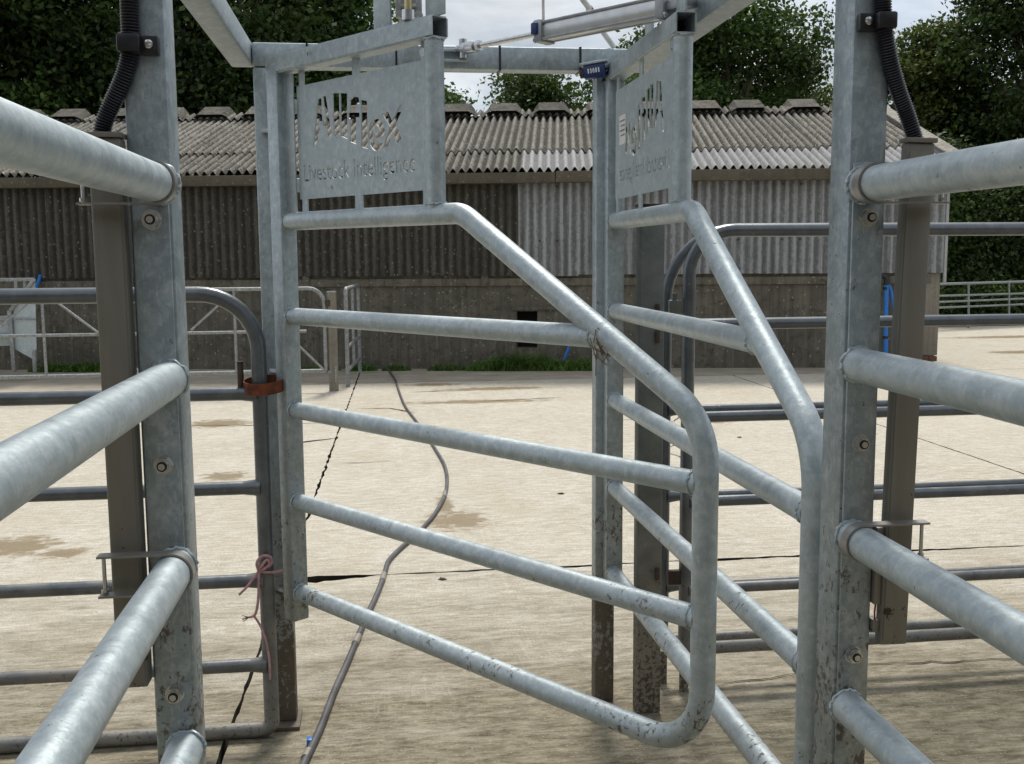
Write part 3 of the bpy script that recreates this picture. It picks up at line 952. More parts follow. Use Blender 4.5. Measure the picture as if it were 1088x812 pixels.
def sorting_gate(which):
    h, a = (G1, G2)[which]
    d = Vector((math.sin(a), -math.cos(a), 0))
    n = Vector((d.y, -d.x, 0))
    P = lambda s, z, off=0.0: h + d*s + n*off + Vector((0, 0, z))
    lab = ('galvanised sorting gate swung across the race, lettering on its plate reading forwards',
           'galvanised sorting gate folded back along the race at right, lettering seen mirrored')[which]
    g = thing('sorting_gate', lab, 'gate', h, 'sorting gates')
    ax = (d, n, Vector((0, 0, 1)))
    # stile
    bm = bmesh.new()
    add_box(bm, P(-0.002, 1.215), ax, (0.058, 0.056, 1.68), 0.006)
    obj('stile', bm, 'galv_frame', g, True)
    s1 = 0.034
    # bent outer tube: top rail, slope, end and bottom rail in one
    pts = fillet([P(s1, HZ[0]), P(0.795, HZ[0]), P(GL, 1.165), P(GL, HZ[4]), P(s1, HZ[4])], [0, 0.10, 0.16, 0.135, 0], 12)
    tube('bent_tube', pts, GR, 'galv_gate', g, 24)
    slope_s = lambda z: 0.795 + (HZ[0]-z)/(HZ[0]-1.165)*(GL-0.795)
    ends = (None, slope_s(HZ[1])-0.005, GL-0.012, GL-0.012, None)
    for i in (1, 2, 3):
        tube('rail', [P(s1, HZ[i]), P(0.7, HZ[i]), P(ends[i], HZ[i])], GR-0.001, 'galv_gate', g, 22)
        e = ends[i] - (0.033 if i == 1 else 0.016)
        weld(P(e, HZ[i]), d, GR-0.001, g, 'galv', 0.004)
    for i in range(5):
        weld(P(0.029, HZ[i]), d, GR, g, 'galv', 0.0045)
    # weld seam on the end tube
    weld(P(GL, 0.685), (0, 0, 1), GR-0.0022, g, 'galv_gate', 0.0025)
    # top box bar, hollow at the free end
    bm = bmesh.new()
    L0, L1 = -0.031, 0.722
    ri = []
    for s in (L0, L1, L1, L1-0.25):
        w = 0.0265 if len(ri) < 2 else 0.0225
        ri.append([bm.verts.new(P(s, 2.052+b*w, c*w)) for b, c in ((-1, -1), (-1, 1), (1, 1), (1, -1))])
    for i in range(3):
        for k in range(4):
            bm.faces.new((ri[i][k], ri[i][(k+1) % 4], ri[i+1][(k+1) % 4], ri[i+1][k]))
    bm.faces.new(ri[0])
    bm.faces.new(ri[3])
    es = [e for e in bm.edges if (e.verts[0] in ri[0] and e.verts[1] in ri[1]) or (e.verts[1] in ri[0] and e.verts[0] in ri[1])]
    bmesh.ops.bevel(bm, geom=es, offset=0.005, segments=3, affect='EDGES')
    bar = obj('top_bar', bm, 'galv_gate', g, True)
    bm = bmesh.new()
    add_box(bm, P(L1-0.10, 2.052), ax, (0.02, 0.0445, 0.0445))
    obj('bore_shade', bm, 'dark', bar)  # black block inside the hollow end, standing in for the shade there
    # round upright carrying the bar
    tube('upright', [P(0.699, HZ[0]+GR*0.4), P(0.699, 1.8), P(0.699, 2.0265)], GR-0.002, 'galv_gate', g, 24)
    weld(P(0.699, HZ[0]+GR+0.0005), (0, 0, 1), GR-0.001, g, 'galv', 0.004)
    weld(P(0.699, 2.024), (0, 0, 1), GR-0.001, g, 'galv', 0.003)
    # lettered plate, cut right through
    sa, sb, za, zb = 0.074, 0.664, 1.663, 1.985
    out = [(sa, zb), (sa, za)]
    tabs = ((0.086, 0.112), (0.345, 0.378), (0.636, 0.664))
    for t0, t1 in tabs:
        out += [(t0, za), (t0, HZ[0]+GR*0.8), (t1, HZ[0]+GR*0.8), (t1, za)]
    out += [(sb, za), (sb, za+0.01), (0.676, za+0.01), (0.676, za+0.03), (sb, za+0.03), (sb, zb-0.06), (0.676, zb-0.06), (0.676, zb-0.03), (sb, zb-0.03), (sb, zb)]
    for t0, t1 in reversed(tabs):
        out += [(t1, zb), (t1, 2.027), (t0, 2.027), (t0, zb)]
    cl = []
    for q in out:
        if not cl or (abs(q[0]-cl[-1][0])+abs(q[1]-cl[-1][1])) > 1e-5:
            cl.append(q)
    holes = LET + SMALL
    if which:
        holes = [[(sa+sb-x, z) for x, z in p] for p in holes]
    me = cut_plate([cl]+holes, 0.004)
    mtx = Matrix(((d.x, 0, n.x, h.x), (d.y, 0, n.y, h.y), (0, 1, 0, 0), (0, 0, 0, 1)))
    me.transform(mtx @ Matrix.Translation((0, 0, -0.012 if not which else 0.012)))
    for p in me.polygons:
        p.use_smooth = False
    me.materials.clear()
    pl = mesh_obj('sign_plate', me, 'galv_plate', g)
    pl['label'] = 'lettered steel plate cut through with the words Allflex Livestock Intelligence' + (' seen from behind' if which else '')
    # fold strip beside the stile, with hinge lugs and bolts
    bm = bmesh.new()
    add_box(bm, P(0.052, 1.82), ax, (0.043, 0.004, 0.40), 0.001)
    obj('fixing_strip', bm, 'galv_plate', g, True)
    sg = -1 if not which else 1
    for z in (1.93, 1.705):
        bm = bmesh.new()
        add_box(bm, P(0.055, z, -0.013), ax, (0.016, 0.016, 0.04), 0.003)
        obj('hinge_knuckle', bm, 'galv_plate', g, True)
    bolt(P(0.655, 2.0, 0.0), -n if not which else n, g, 0.009)
    # hinge brackets to the frame post
    for z in (1.87, 1.15, 0.455):
        bm = bmesh.new()
        hp = P(-0.03, z)
        tx = -0.3235 if not which else 0.7185
        q = Vector((tx, FY-0.03, z))
        x_, y_, d_ = orient(q-hp)
        add_box(bm, (hp+q)/2, (x_, y_, d_), (0.03, 0.012, (q-hp).length+0.012), 0.002)
        add_tube(bm, [hp+Vector((0, 0, -0.022)), hp+Vector((0, 0, 0.026))], 0.009, 12)
        obj('hinge', bm, 'galv_frame', g, True)
    # flat uprights above the bar for the ram
    for s0, s1_ in (((0.462, 0.532), (0.672, 0.742)) if not which else ((0.36, 0.43), (0.652, 0.722))):
        bm = bmesh.new()
        add_box(bm, P((s0+s1_)/2, 2.174, 0.0), ax, (s1_-s0, 0.006, 0.19), 0.001)
        obj('ram_bracket', bm, 'galv_plate', g, True)
    if which:
        bm = bmesh.new()
        c0 = P(0.157, 1.875, -0.0)
        add_box(bm, P(0.162, 1.862, 0.0150), ax, (0.075, 0.0012, 0.085))
        add_box(bm, P(0.162, 1.862, 0.0090), ax, (0.075, 0.0012, 0.085))
        st = obj('sticker', bm, 'sticker', g)
        st['label'] = 'small white printed sticker'
        for k, z in enumerate((1.888, 1.874, 1.86, 1.846)):
            for off in (0.0160, 0.0080):
                bm = bmesh.new()
                add_box(bm, P(0.162 + (0.006 if k % 2 else 0), z, off), ax, (0.058 - 0.012*(k % 2), 0.0006, 0.004))
                obj('print_line', bm, 'print', st)
    return g, P
gate1, P1 = sorting_gate(0)
gate2, P2 = sorting_gate(1)

# dried straw caught on the first gate
bm = bmesh.new()
rs_ = random.Random(3)
ctr = P1(1.235, 1.312, 0.0)
tocam = (CAM-ctr).normalized()
for k in range(26):
    p = ctr + tocam*(GR+0.004) + Vector((rs_.gauss(0, 0.012), 0, rs_.gauss(0, 0.014)))
    q = p + Vector((rs_.gauss(0.012, 0.008), rs_.gauss(0, 0.004), rs_.gauss(-0.02, 0.012)))
    add_tube(bm, [p, (p+q)/2+Vector((0, -0.002, 0)), q], 0.0011, 4)
tag(obj('straw_wisp', bm, 'straw'), 'wisp of brown straw caught where a gate rail meets the sloping tube', 'straw')

# ================================================================== RAMS, SENSOR, HOSES
def ram(name_label, A, B, barrel0, barrel1, rad, group='pneumatic rams'):
    A, B = Vector(A), Vector(B)
    d = (B-A).normalized()
    t = thing('air_ram', name_label, 'ram', A, group)
    L = (B-A).length
    x, y, d = orient(d)
    p = lambda k: A + d*(k*L)
    tube('rod', [p(0.045), p(barrel0)], 0.0085, 'steel', t, 16)
    bm = bmesh.new()
    add_box(bm, p((barrel0+barrel1)/2), (x, y, d), (rad*1.7, rad*1.7, (barrel1-barrel0)*L*0.97), rad*0.55)
    bar = obj('barrel', bm, 'alu', t, True)
    for sx in (-1, 1):
        for sy in (-1, 1):
            q = x*(sx*rad*0.74) + y*(sy*rad*0.74)
            tube('tie_bar', [p(barrel0)+q, p(barrel1)+q], 0.0045, 'alu_dark', bar, 8)
    for k in (barrel0, barrel1):
        bm = bmesh.new()
        add_box(bm, p(k), (x, y, d), (rad*2.05, rad*2.05, 0.028), 0.004)
        cap = obj('end_cap', bm, 'alu_dark', t, True)
        sgn = -1 if k == barrel0 else 1
        for sx in (-1, 1):
            for sy in (-1, 1):
                bm = bmesh.new()
                cc = p(k)+d*(sgn*0.014)+x*(sx*rad*0.74)+y*(sy*rad*0.74)
                add_tube(bm, [cc, cc+d*(sgn*0.003)], 0.0085, 14)
                add_tube(bm, [cc, cc+d*(sgn*0.006)], 0.005, 10)
                obj('cap_bolt', bm, 'zinc', cap, True)
    bm = bmesh.new()
    add_box(bm, p(0.035), (x, y, d), (0.03, 0.03, 0.05), 0.004)
    add_tube(bm, [p(0.0)-y*0.028, p(0.0)+y*0.028], 0.012, 14)
    add_box(bm, p(0.0), (x, y, d), (0.034, 0.02, 0.04), 0.005)
    obj('clevis', bm, 'zinc', t, True)
    bm = bmesh.new()
    add_hex(bm, p(0.075), d, 0.016, 0.012)
    obj('lock_nut', bm, 'zinc', t, True)
    bm = bmesh.new()
    add_box(bm, (p(barrel1)+B)/2, (x, y, d), (rad*1.3, rad*0.8, (B-p(barrel1)).length), 0.004)
    obj('rear_eye', bm, 'alu_dark', t, True)
    return t, p, x, y, d
A2 = aty(492, 52, FY-0.035-0.03)
B2 = aty(737, 2, 2.60)
ram2, rp, rx, ry, rd = ram('silver pneumatic ram reaching from the top beam to the folded gate', A2, B2, 0.40, 0.90, 0.030)
bm = bmesh.new()
add_box(bm, rp(0.40)+rd*(-0.012)-rx*0.0+Vector((0, 0, 0.006))-ry*0.0 + Vector((-0.02, -0.022, 0)), (rx, ry, rd), (0.02, 0.034, 0.022), 0.005)
obj('air_fitting', bm, 'navy', ram2, True)
bm = bmesh.new()
add_box(bm, A2+Vector((-0.035, 0.018, -0.003)), XYZ, (0.10, 0.028, 0.008), 0.001)
add_box(bm, A2+Vector((-0.035, 0.018, -0.032)), XYZ, (0.10, 0.028, 0.006), 0.001)
obj('clevis_bracket', bm, 'galv_plate', ram2, True)
# the ram of the first gate is seen end on over its top bar
q = P1(0.602, 2.135)
A1 = Vector((q.x+0.03, FY-0.03, 2.158))
dirv = (q-A1)
ram1, rp1, r1x, r1y, r1d = ram('pneumatic ram seen end on between the brackets over the lettered gate', A1, q+dirv.normalized()*0.02, 0.30, 0.86, 0.033)
tube('pivot_pin', [q+dirv.normalized()*0.03+Vector((0, 0, -0.035)), q+dirv.normalized()*0.03+Vector((0, 0, 0.06))], 0.009, 'brass', ram1, 14)
bm = bmesh.new()
qq = q+dirv.normalized()*0.03
add_tube(bm, [qq+Vector((0, 0, -0.055)), qq+Vector((0, 0, -0.03))], 0.016, 16)
obj('pivot_boss', bm, 'zinc', ram1, True)

sn = thing('position_sensor', 'small blue sensor under the top beam at the folded gate', 'sensor', aty(630, 76, 3.25))
sc = aty(632, 76, 3.235)
bm = bmesh.new()
sa_ = (Vector((0.93, -0.33, 0.12)).normalized(), Vector((0.33, 0.94, 0)).normalized(), Vector((-0.11, 0.04, 0.99)).normalized())
add_box(bm, sc, sa_, (0.066, 0.03, 0.04), 0.003)
obj('body', bm, 'navy', sn, True)
for k in range(5):
    bm = bmesh.new()
    add_box(bm, sc - sa_[1]*0.0155 + sa_[0]*(-0.018+k*0.008) + sa_[2]*0.001, sa_, (0.004, 0.001, 0.014))
    obj('print_mark', bm, 'sticker', sn)
bm = bmesh.new()
add_tube(bm, [sc-sa_[0]*0.033, sc-sa_[0]*0.046], 0.014, 16)
obj('nose', bm, 'rust_dark', sn, True)
bm = bmesh.new()
add_box(bm, sc+sa_[2]*0.0245, sa_, (0.085, 0.04, 0.007), 0.001)
add_box(bm, Vector((sc.x, FY-0.045, 2.052)), XYZ, (0.03, 0.09, 0.008), 0.001)
obj('mount', bm, 'galv_plate', sn, True)
tube('lead', smooth_path([sc+sa_[0]*0.03, sc+sa_[0]*0.05+Vector((0, 0, 0.004)), Vector((0.70, 3.262, 2.03)), Vector((0.735, 3.275, 2.05))], 6), 0.004, 'black', sn, 8)

hs = thing('air_hose', 'white air hose hanging behind the silver ram', 'air hose', aty(655, 46, FY), 'white air hoses')
tube('hose', smooth_path([aty(600, -30, 3.05), aty(618, -2, 3.12), aty(628, 12, 3.18), aty(640, 33, 3.26), aty(652, 50, FY-0.0)], 8), 0.0085, 'white', hs, 12)
tube('collar', [aty(626, 9, 3.17), aty(628.5, 13, 3.183)], 0.0105, 'black', hs, 12)
hs2 = tube('air_hose', smooth_path([aty(577, -40, 2.95), aty(577, -5, 2.95), aty(577.5, 24, 2.98)], 6), 0.004, 'white', None, 10)
tag(hs2, 'thin pale air line dropping straight to the front end of the ram', 'air hose', 'white air hoses')

# ================================================================== YARD GATES NEXT TO THE FRAME
OR = 0.0235
lgY = 3.205
lg = thing('yard_gate', 'old dark tube gate with rounded corner, left of the sorting frame', 'gate', (-0.40, lgY, 0), 'old tube yard gates')
ex = aty(283, 600, lgY).x
zt = aty(150, 313.5, lgY).z
lz = [aty(100, y, lgY).z for y in (422, 524, 624.5, 716)]
pts = fillet([(-3.6, lgY, zt), (ex, lgY, zt), (ex, lgY, 0.026), (-3.6, lgY, 0.026)], [0, 0.17, 0.03, 0], 10)
tube('bent_tube', pts, OR, 'old', lg, 20)
for z in lz:
    tube('rail', [(-3.6, lgY, z), (-1.5, lgY, z), (ex-0.005, lgY, z)], OR-0.003, 'old', lg, 18)
    # squashed end
    bm = bmesh.new()
    add_tube(bm, [(ex-0.06, lgY, z), (ex-0.028, lgY, z), (ex-0.008, lgY, z)], [OR-0.003, OR+0.001, OR+0.006], 16)
    obj('rail_end', bm, 'old', lg, True)
tube('far_stile', [(-3.6, lgY, 0.004), (-3.6, lgY, zt+0.02)], OR, 'old', lg, 18)
pb = aty(256, 410, lgY)
tube('drop_pin', [(pb.x, lgY-0.0, lz[0]), (pb.x, lgY, aty(256, 384, lgY).z)], 0.0095, 'rust_dark', lg, 12)
# rusty strap looped round the gate end
rc = aty(280, 408, lgY)
bm = bmesh.new()
lp = []
for k in range(28):
    a = 2*math.pi*k/28
    lp.append(Vector((rc.x-0.0 + 0.057*math.cos(a), lgY + 0.046*math.sin(a), rc.z - 0.004 + 0.004*math.cos(a+0.8) + 0.011*math.sin(a))))
lp[9] += Vector((0, 0, 0.004))
rings = []
for p in lp:
    o_ = Vector((p.x-rc.x, p.y-lgY, 0)).normalized()
    rings.append([bm.verts.new(p + o_*dr + Vector((0, 0, dz))) for dr, dz in ((0, -0.018), (0.003, -0.018), (0.003, 0.018), (0, 0.018))])
for i in range(len(rings)-1):
    for k in range(4):
        bm.faces.new((rings[i][k], rings[i][(k+1) % 4], rings[i+1][(k+1) % 4], rings[i+1][k]))
bm.faces.new(rings[0]); bm.faces.new(rings[-1])
tag(obj('strap_loop', bm, 'rust', None, True), 'rusty orange metal strap looped round the old gate end', 'strap')
# pink baler twine
tw = thing('baler_twine', 'pink baler twine knotted round the old gate end', 'twine', aty(283, 605, lgY))
fr_ = lgY-OR-0.004
tube('loop', smooth_path([aty(275, 607, fr_), aty(273, 598, fr_-0.01), aty(279, 591, fr_-0.012), aty(287, 592, fr_-0.01), aty(288, 599, fr_-0.008), aty(281, 604, fr_-0.004), aty(275, 607, fr_)], 6), 0.0048, 'twine', tw, 8)
tube('loop', smooth_path([aty(275, 607, fr_), aty(279, 600, fr_-0.012), aty(284, 595, fr_-0.016), aty(286, 600, fr_-0.012), aty(277, 607, fr_-0.004)], 6), 0.0046, 'twine', tw, 8)
tube('round_turn', smooth_path([aty(274, 607, fr_), aty(283, 608, fr_-0.002), aty(292, 608, fr_+0.005), aty(301, 606, fr_+0.03)], 6), 0.0046, 'twine', tw, 8)
tube('tail', smooth_path([aty(275, 608, fr_), aty(275, 622, fr_), aty(274, 640, fr_-0.003), aty(271, 653, fr_-0.004), aty(265, 656, fr_-0.004)], 6), 0.0042, 'twine', tw, 8)
tube('tail', smooth_path([aty(269, 653, fr_), aty(276, 664, fr_), aty(282, 678, fr_), aty(286, 700, fr_), aty(287, 722, fr_)], 6), 0.0036, 'twine', tw, 8)
tube('tail', smooth_path([aty(274, 608, fr_), aty(264, 622, fr_-0.003), aty(254, 632, fr_-0.003)], 6), 0.004, 'twine', tw, 8)
bm = bmesh.new()
for k in range(5):
    add_tube(bm, [aty(265, 656, fr_), aty(259+rng.uniform(-2, 2), 654+k*1.6, fr_-0.004)], 0.0012, 5)
obj('frayed_end', bm, 'straw', tw)

def right_gate(lab, Y, exx, zs, zt, rad, x_end, corner, zmin):
    g = thing('yard_gate', lab, 'gate', (exx, Y, 0), 'old tube yard gates')
    pts = fillet([(x_end, Y, zt), (exx, Y, zt), (exx, Y, zmin), (x_end, Y, zmin)], [0, corner, 0.03, 0], 10)
    tube('bent_tube', pts, rad, 'old', g, 20)
    for z in zs:
        tube('rail', [(x_end, Y, z), (2.0, Y, z), (exx+0.005, Y, z)], rad-0.003, 'old', g, 18)
        bm = bmesh.new()
        add_tube(bm, [(exx+0.055, Y, z), (exx+0.026, Y, z), (exx+0.008, Y, z)], [rad-0.003, rad+0.001, rad+0.006], 16)
        obj('rail_end', bm, 'old', g, True)
    tube('far_stile', [(x_end, Y, 0.004), (x_end, Y, zt+0.02)], rad, 'old', g, 18)
    return g
Yb = 3.36
rgb = right_gate('nearer of two overlapping old tube gates behind the folded gate', Yb, aty(729.5, 500, Yb).x,
                 [aty(900, y, Yb).z for y in (342.5, 439, 527, 618)], aty(860, 244.5, Yb).z, 0.0215, 5.2, 0.15, aty(900, 680, Yb).z)
Ya = 3.44
rga = right_gate('farther of two overlapping old tube gates, mostly hidden behind the nearer one', Ya, aty(706, 500, Ya).x,
                 [aty(900, y, Ya).z for y in (341, 431, 520.5, 614)], aty(860, 243, Ya).z, 0.019, 5.3, 0.24, aty(900, 669, Ya).z)
for g_, Y_, e_ in ((rgb, Yb, aty(729.5, 500, Yb).x), (rga, Ya, aty(706, 500, Ya).x)):
    z0 = aty(900, 680, Y_).z
    tube('foot', [(e_+0.0, Y_, 0.0), (e_, Y_, z0)], 0.0165, 'old_post', g_, 12)
# latch between the two gates
bm = bmesh.new()
lc = aty(722, 326, Yb)
add_box(bm, lc+Vector((-0.012, 0.0, 0)), XYZ, (0.05, 0.02, 0.045), 0.003)
add_tube(bm, [lc+Vector((-0.018, 0, 0.02)), lc+Vector((-0.018, 0, 0.045))], 0.008, 10)
obj('latch', bm, 'old_post', rgb, True)
bm = bmesh.new()
lc2 = aty(722, 613, Yb)
add_box(bm, lc2+Vector((-0.012, 0.0, 0)), XYZ, (0.06, 0.022, 0.05), 0.004)
obj('latch', bm, 'rust_dark', rgb, True)
hp = thing('hinge_post', 'stout weathered box post standing beside the right leg of the frame', 'post', (0.86, 3.23, 0))
h0, h1 = aty(679, 500, 3.195).x, aty(704.5, 500, 3.195).x
box('post_tube', (h0, 3.197, 0.0), (h1, 3.262, aty(688, 219, 3.2).z), 'old_post', hp, 0.006)
zt_ = aty(688, 219, 3.2).z
box('post_cap', (h0-0.003, 3.194, zt_+0.0005), (h1+0.003, 3.265, zt_+0.007), 'rust_dark', hp, 0.001)
for y in (330, 358, 610):
    q = aty(698, y, 3.19)
    box('hinge_lug', (q.x-0.004, 3.184, q.z-0.02), (q.x+0.008, 3.1965, q.z+0.02), 'rust_dark', hp, 0.002)

# ================================================================== BARN
TH = R(9.7)
bu = Vector((math.cos(TH), -math.sin(TH), 0))
bn = Vector((math.sin(TH), math.cos(TH), 0))
bA = Vector((0.2, 13.89, 0))
def Fp(u, n, z):
    return bA + bu*u + bn*n + Vector((0, 0, z))
def f_px(x, y, off=0.0):
    P = on_plane(x, y, bA+bn*off, bn)
    return ((P-bA).dot(bu), P.z)
U1 = f_px(999, 300)[0]
Usplit = f_px(551, 240)[0]
SW = (U1-Usplit)/7
PITCHC = SW/7
NS = 18
U0 = U1 - SW*NS
ZB = f_px(500, 293)[1]
ZE = f_px(600, 190)[1]
axb = (bu, bn, Vector((0, 0, 1)))
barn = thing('barn', 'long low farm building with corrugated walls and lichened corrugated roof', 'barn', Fp((U0+U1)/2, 3.5, 0))
def fbox(name, u0, u1, n0, n1, z0, z1, mat, parent=barn, bevel=0.0):
    bm = bmesh.new()
    add_box(bm, Fp((u0+u1)/2, (n0+n1)/2, (z0+z1)/2), axb, (u1-u0, n1-n0, z1-z0), bevel)
    return obj(name, bm, mat, parent, bevel > 0)
# base wall in pieces round the low opening
o0, oz1 = f_px(549, 331)
o1, oz0 = f_px(571, 370)
WT = 0.25
bm = bmesh.new()
for (a, b, c, d_) in ((U0, o0, -0.05, ZB+0.03), (o1, U1-0.1, -0.05, ZB+0.03), (o0, o1, oz1, ZB+0.03), (o0, o1, -0.05, oz0)):
    add_box(bm, Fp((a+b)/2, WT/2, (c+d_)/2), axb, (b-a, WT, d_-c))
bw = obj('base_wall', bm, 'base_wall', barn)
fbox('opening_back', o0-0.05, o1+0.05, WT+0.01, WT+0.05, oz0-0.05, oz1+0.05, 'dark')
fbox('lintel', o0-0.07, o1+0.45, -0.02, -0.001, oz1+0.01, oz1+0.06, 'base_wall', barn, 0.006)
# sill beam under the cladding, with its stubs
fbox('sill_beam', U0, U1-0.12, -0.03, -0.002, ZB-0.135, ZB-0.035, 'base_wall', barn, 0.006)
for k in range(6):
    uu = U1-1.2-k*2.35
    fbox('beam_stub', uu, uu+0.09, -0.055, -0.031, ZB-0.14, ZB+0.01, 'base_wall', barn, 0.004)
# wall sheets
def corr_sheet(name, length, amp, th=0.007, rows=1, n=7, seg=8, extra=0.0):
    """sheet in local coords: x across the corrugations, y along, z out; top surface and thin edge"""
    bm = bmesh.new()
    N = n*seg
    lay = []
    for off in (0, -th):
        g = []
        for j in range(rows+1):
            row = []
            for i in range(N+1):
                x = -SW/2 + SW*i/N
                x2 = x*(1+extra)
                zz = amp*math.cos(2*math.pi*i/seg)
                row.append(bm.verts.new((x2, length*j/rows, zz+off)))
            g.append(row)
        lay.append(g)
    for li, g in enumerate(lay):
        for j in range(rows):
            for i in range(N):
                bm.faces.new((g[j][i], g[j][i+1], g[j+1][i+1], g[j+1][i]) if li == 0 else (g[j][i], g[j+1][i], g[j+1][i+1], g[j][i+1]))
    for j in (0, rows):
        for i in range(N):
            bm.faces.new((lay[0][j][i], lay[1][j][i], lay[1][j][i+1], lay[0][j][i+1]))
    for i in (0, N):
        for j in range(rows):
            bm.faces.new((lay[0][j][i], lay[0][j+1][i], lay[1][j+1][i], lay[1][j][i]))
    bmesh.ops.recalc_face_normals(bm, faces=bm.faces[:])
    me = bpy.data.meshes.new(name)
    bm.to_mesh(me)
    bm.free()
    for p in me.polygons:
        p.use_smooth = True
    me.set_sharp_from_angle(angle=R(50))
    return me
rb = random.Random(5)
wl_len = ZE + 0.04 - ZB
me_old = corr_sheet('wall_sheet_old', wl_len, 0.024)
me_old.materials.append(M['wall_old'])
me_new = corr_sheet('wall_sheet_new', wl_len, 0.024)
me_new.materials.append(M['wall_new'])
def place(me, name, x, y, z, o, parent):
    ob = bpy.data.objects.new(name, me)
    C.objects.link(ob)
    ob.parent = parent
    pl = parent.location
    o = o - pl
    if name in ('roof_sheet', 'ridge_cap'):
        w_ = rb.gauss(0, 0.006)
        x, y = (x + y*w_).normalized(), (y - x*w_).normalized()
        o = o + z*rb.gauss(0, 0.004)
    ob.matrix_local = Matrix(((x.x, y.x, z.x, o.x), (x.y, y.y, z.y, o.y), (x.z, y.z, z.z, o.z), (0, 0, 0, 1)))
    return ob
for k in range(NS):
    uc = U1 - SW*(k+0.5)
    me = me_new if uc > Usplit else me_old
    dz = rb.uniform(-0.012, 0.008)
    ws = place(me, 'wall_sheet', bu, Vector((0, 0, 1)), -bn, Fp(uc, -0.06-0.008*(k % 2), ZB+dz), barn)
# fixings on the pale sheets
for k in range(11):
    for zz in (ZE-0.10, ZB+0.44):
        for i in (0, 2):
            uu = U1 - SW*(k+0.5) + PITCHC*(i-1)*1.0 + rb.uniform(-0.003, 0.003)
            if uu < Usplit or rb.random() < 0.25:
                continue
            bm = bmesh.new()
            add_tube(bm, [Fp(uu, -0.095, zz), Fp(uu, -0.1, zz)], 0.017, 8)
            obj('fixing', bm, 'rust_dark', barn)
# corner pier, trim and brick foot
fbox('corner_pier', U1-0.24, U1-0.005, -0.02, 0.28, 0.16, ZB-0.005, 'pier', barn, 0.01)
fbox('pier_band', U1-0.245, U1, -0.03, 0.28, 0.55*ZB, 0.55*ZB+0.025, 'pier', barn, 0.004)
for r_ in range(3):
    for c_ in range(2):
        a0 = U1-0.235 + c_*0.115 - (0.03 if r_ % 2 else 0)
        fbox('brick', a0, a0+0.108, -0.035, 0.1, -0.06+r_*0.072, 0.005+r_*0.072, 'brick', barn, 0.004)
fbox('corner_trim', U1+0.005, U1+0.04, -0.10, -0.06, ZB-0.12, ZE+0.1, 'roof_new', barn, 0.004)
fbox('gable_wall', U1-0.20, U1-0.02, 0.29, 6.9, -0.05, ZE, 'base_wall')
# gutter board
gu = Fp((U0+U1)/2, -0.15, ZE)
us = f_px(590, 190)[0]
fbox('gutter', U0-0.3, us, -0.25, -0.13, ZE-0.065, ZE+0.07, 'gutter', barn, 0.012)
fbox('gutter', us+0.006, U1+0.12, -0.262, -0.135, ZE-0.06, ZE+0.082, 'gutter', barn, 0.012)
# roof
RP = R(17.6)
RUN = 3.55
sv = bn*math.cos(RP) + Vector((0, 0, math.sin(RP)))
nv = -bn*math.sin(RP) + Vector((0, 0, math.cos(RP)))
SL = RUN/math.cos(RP)
e0 = Fp(0, -0.24, ZE+0.10)
LB = 1.02
me_r1 = corr_sheet('roof_sheet_eaves', LB+0.12, 0.033)
me_r1.materials.append(M['roof_old'])
me_r1n = corr_sheet('roof_sheet_pale', LB+0.12, 0.033)
me_r1n.materials.append(M['roof_new'])
LM = (SL-LB-0.35)
me_r2 = corr_sheet('roof_sheet_main', LM+0.14, 0.033, rows=2)
me_r2.materials.append(M['roof_old'])
Upale = f_px(553, 175)[0]
for k in range(NS):
    uc = U1 - SW*(k+0.5) + 0.06
    pale = uc > Usplit
    j = lambda a: rb.uniform(-a, a)
    o = e0 + bu*uc + nv*(0.0+0.006*(k % 2)) + sv*j(0.02)
    place(me_r1n if pale else me_r1, 'roof_sheet', bu, sv, nv, o, barn)
    for m_ in range(1):
        o = e0 + bu*uc + sv*(LB + LM*m_ - 0.02 + j(0.025)) + nv*(0.018*(m_+1)+0.006*(k % 2)+j(0.003))
        place(me_r2, 'roof_sheet', bu, sv, nv, o, barn)
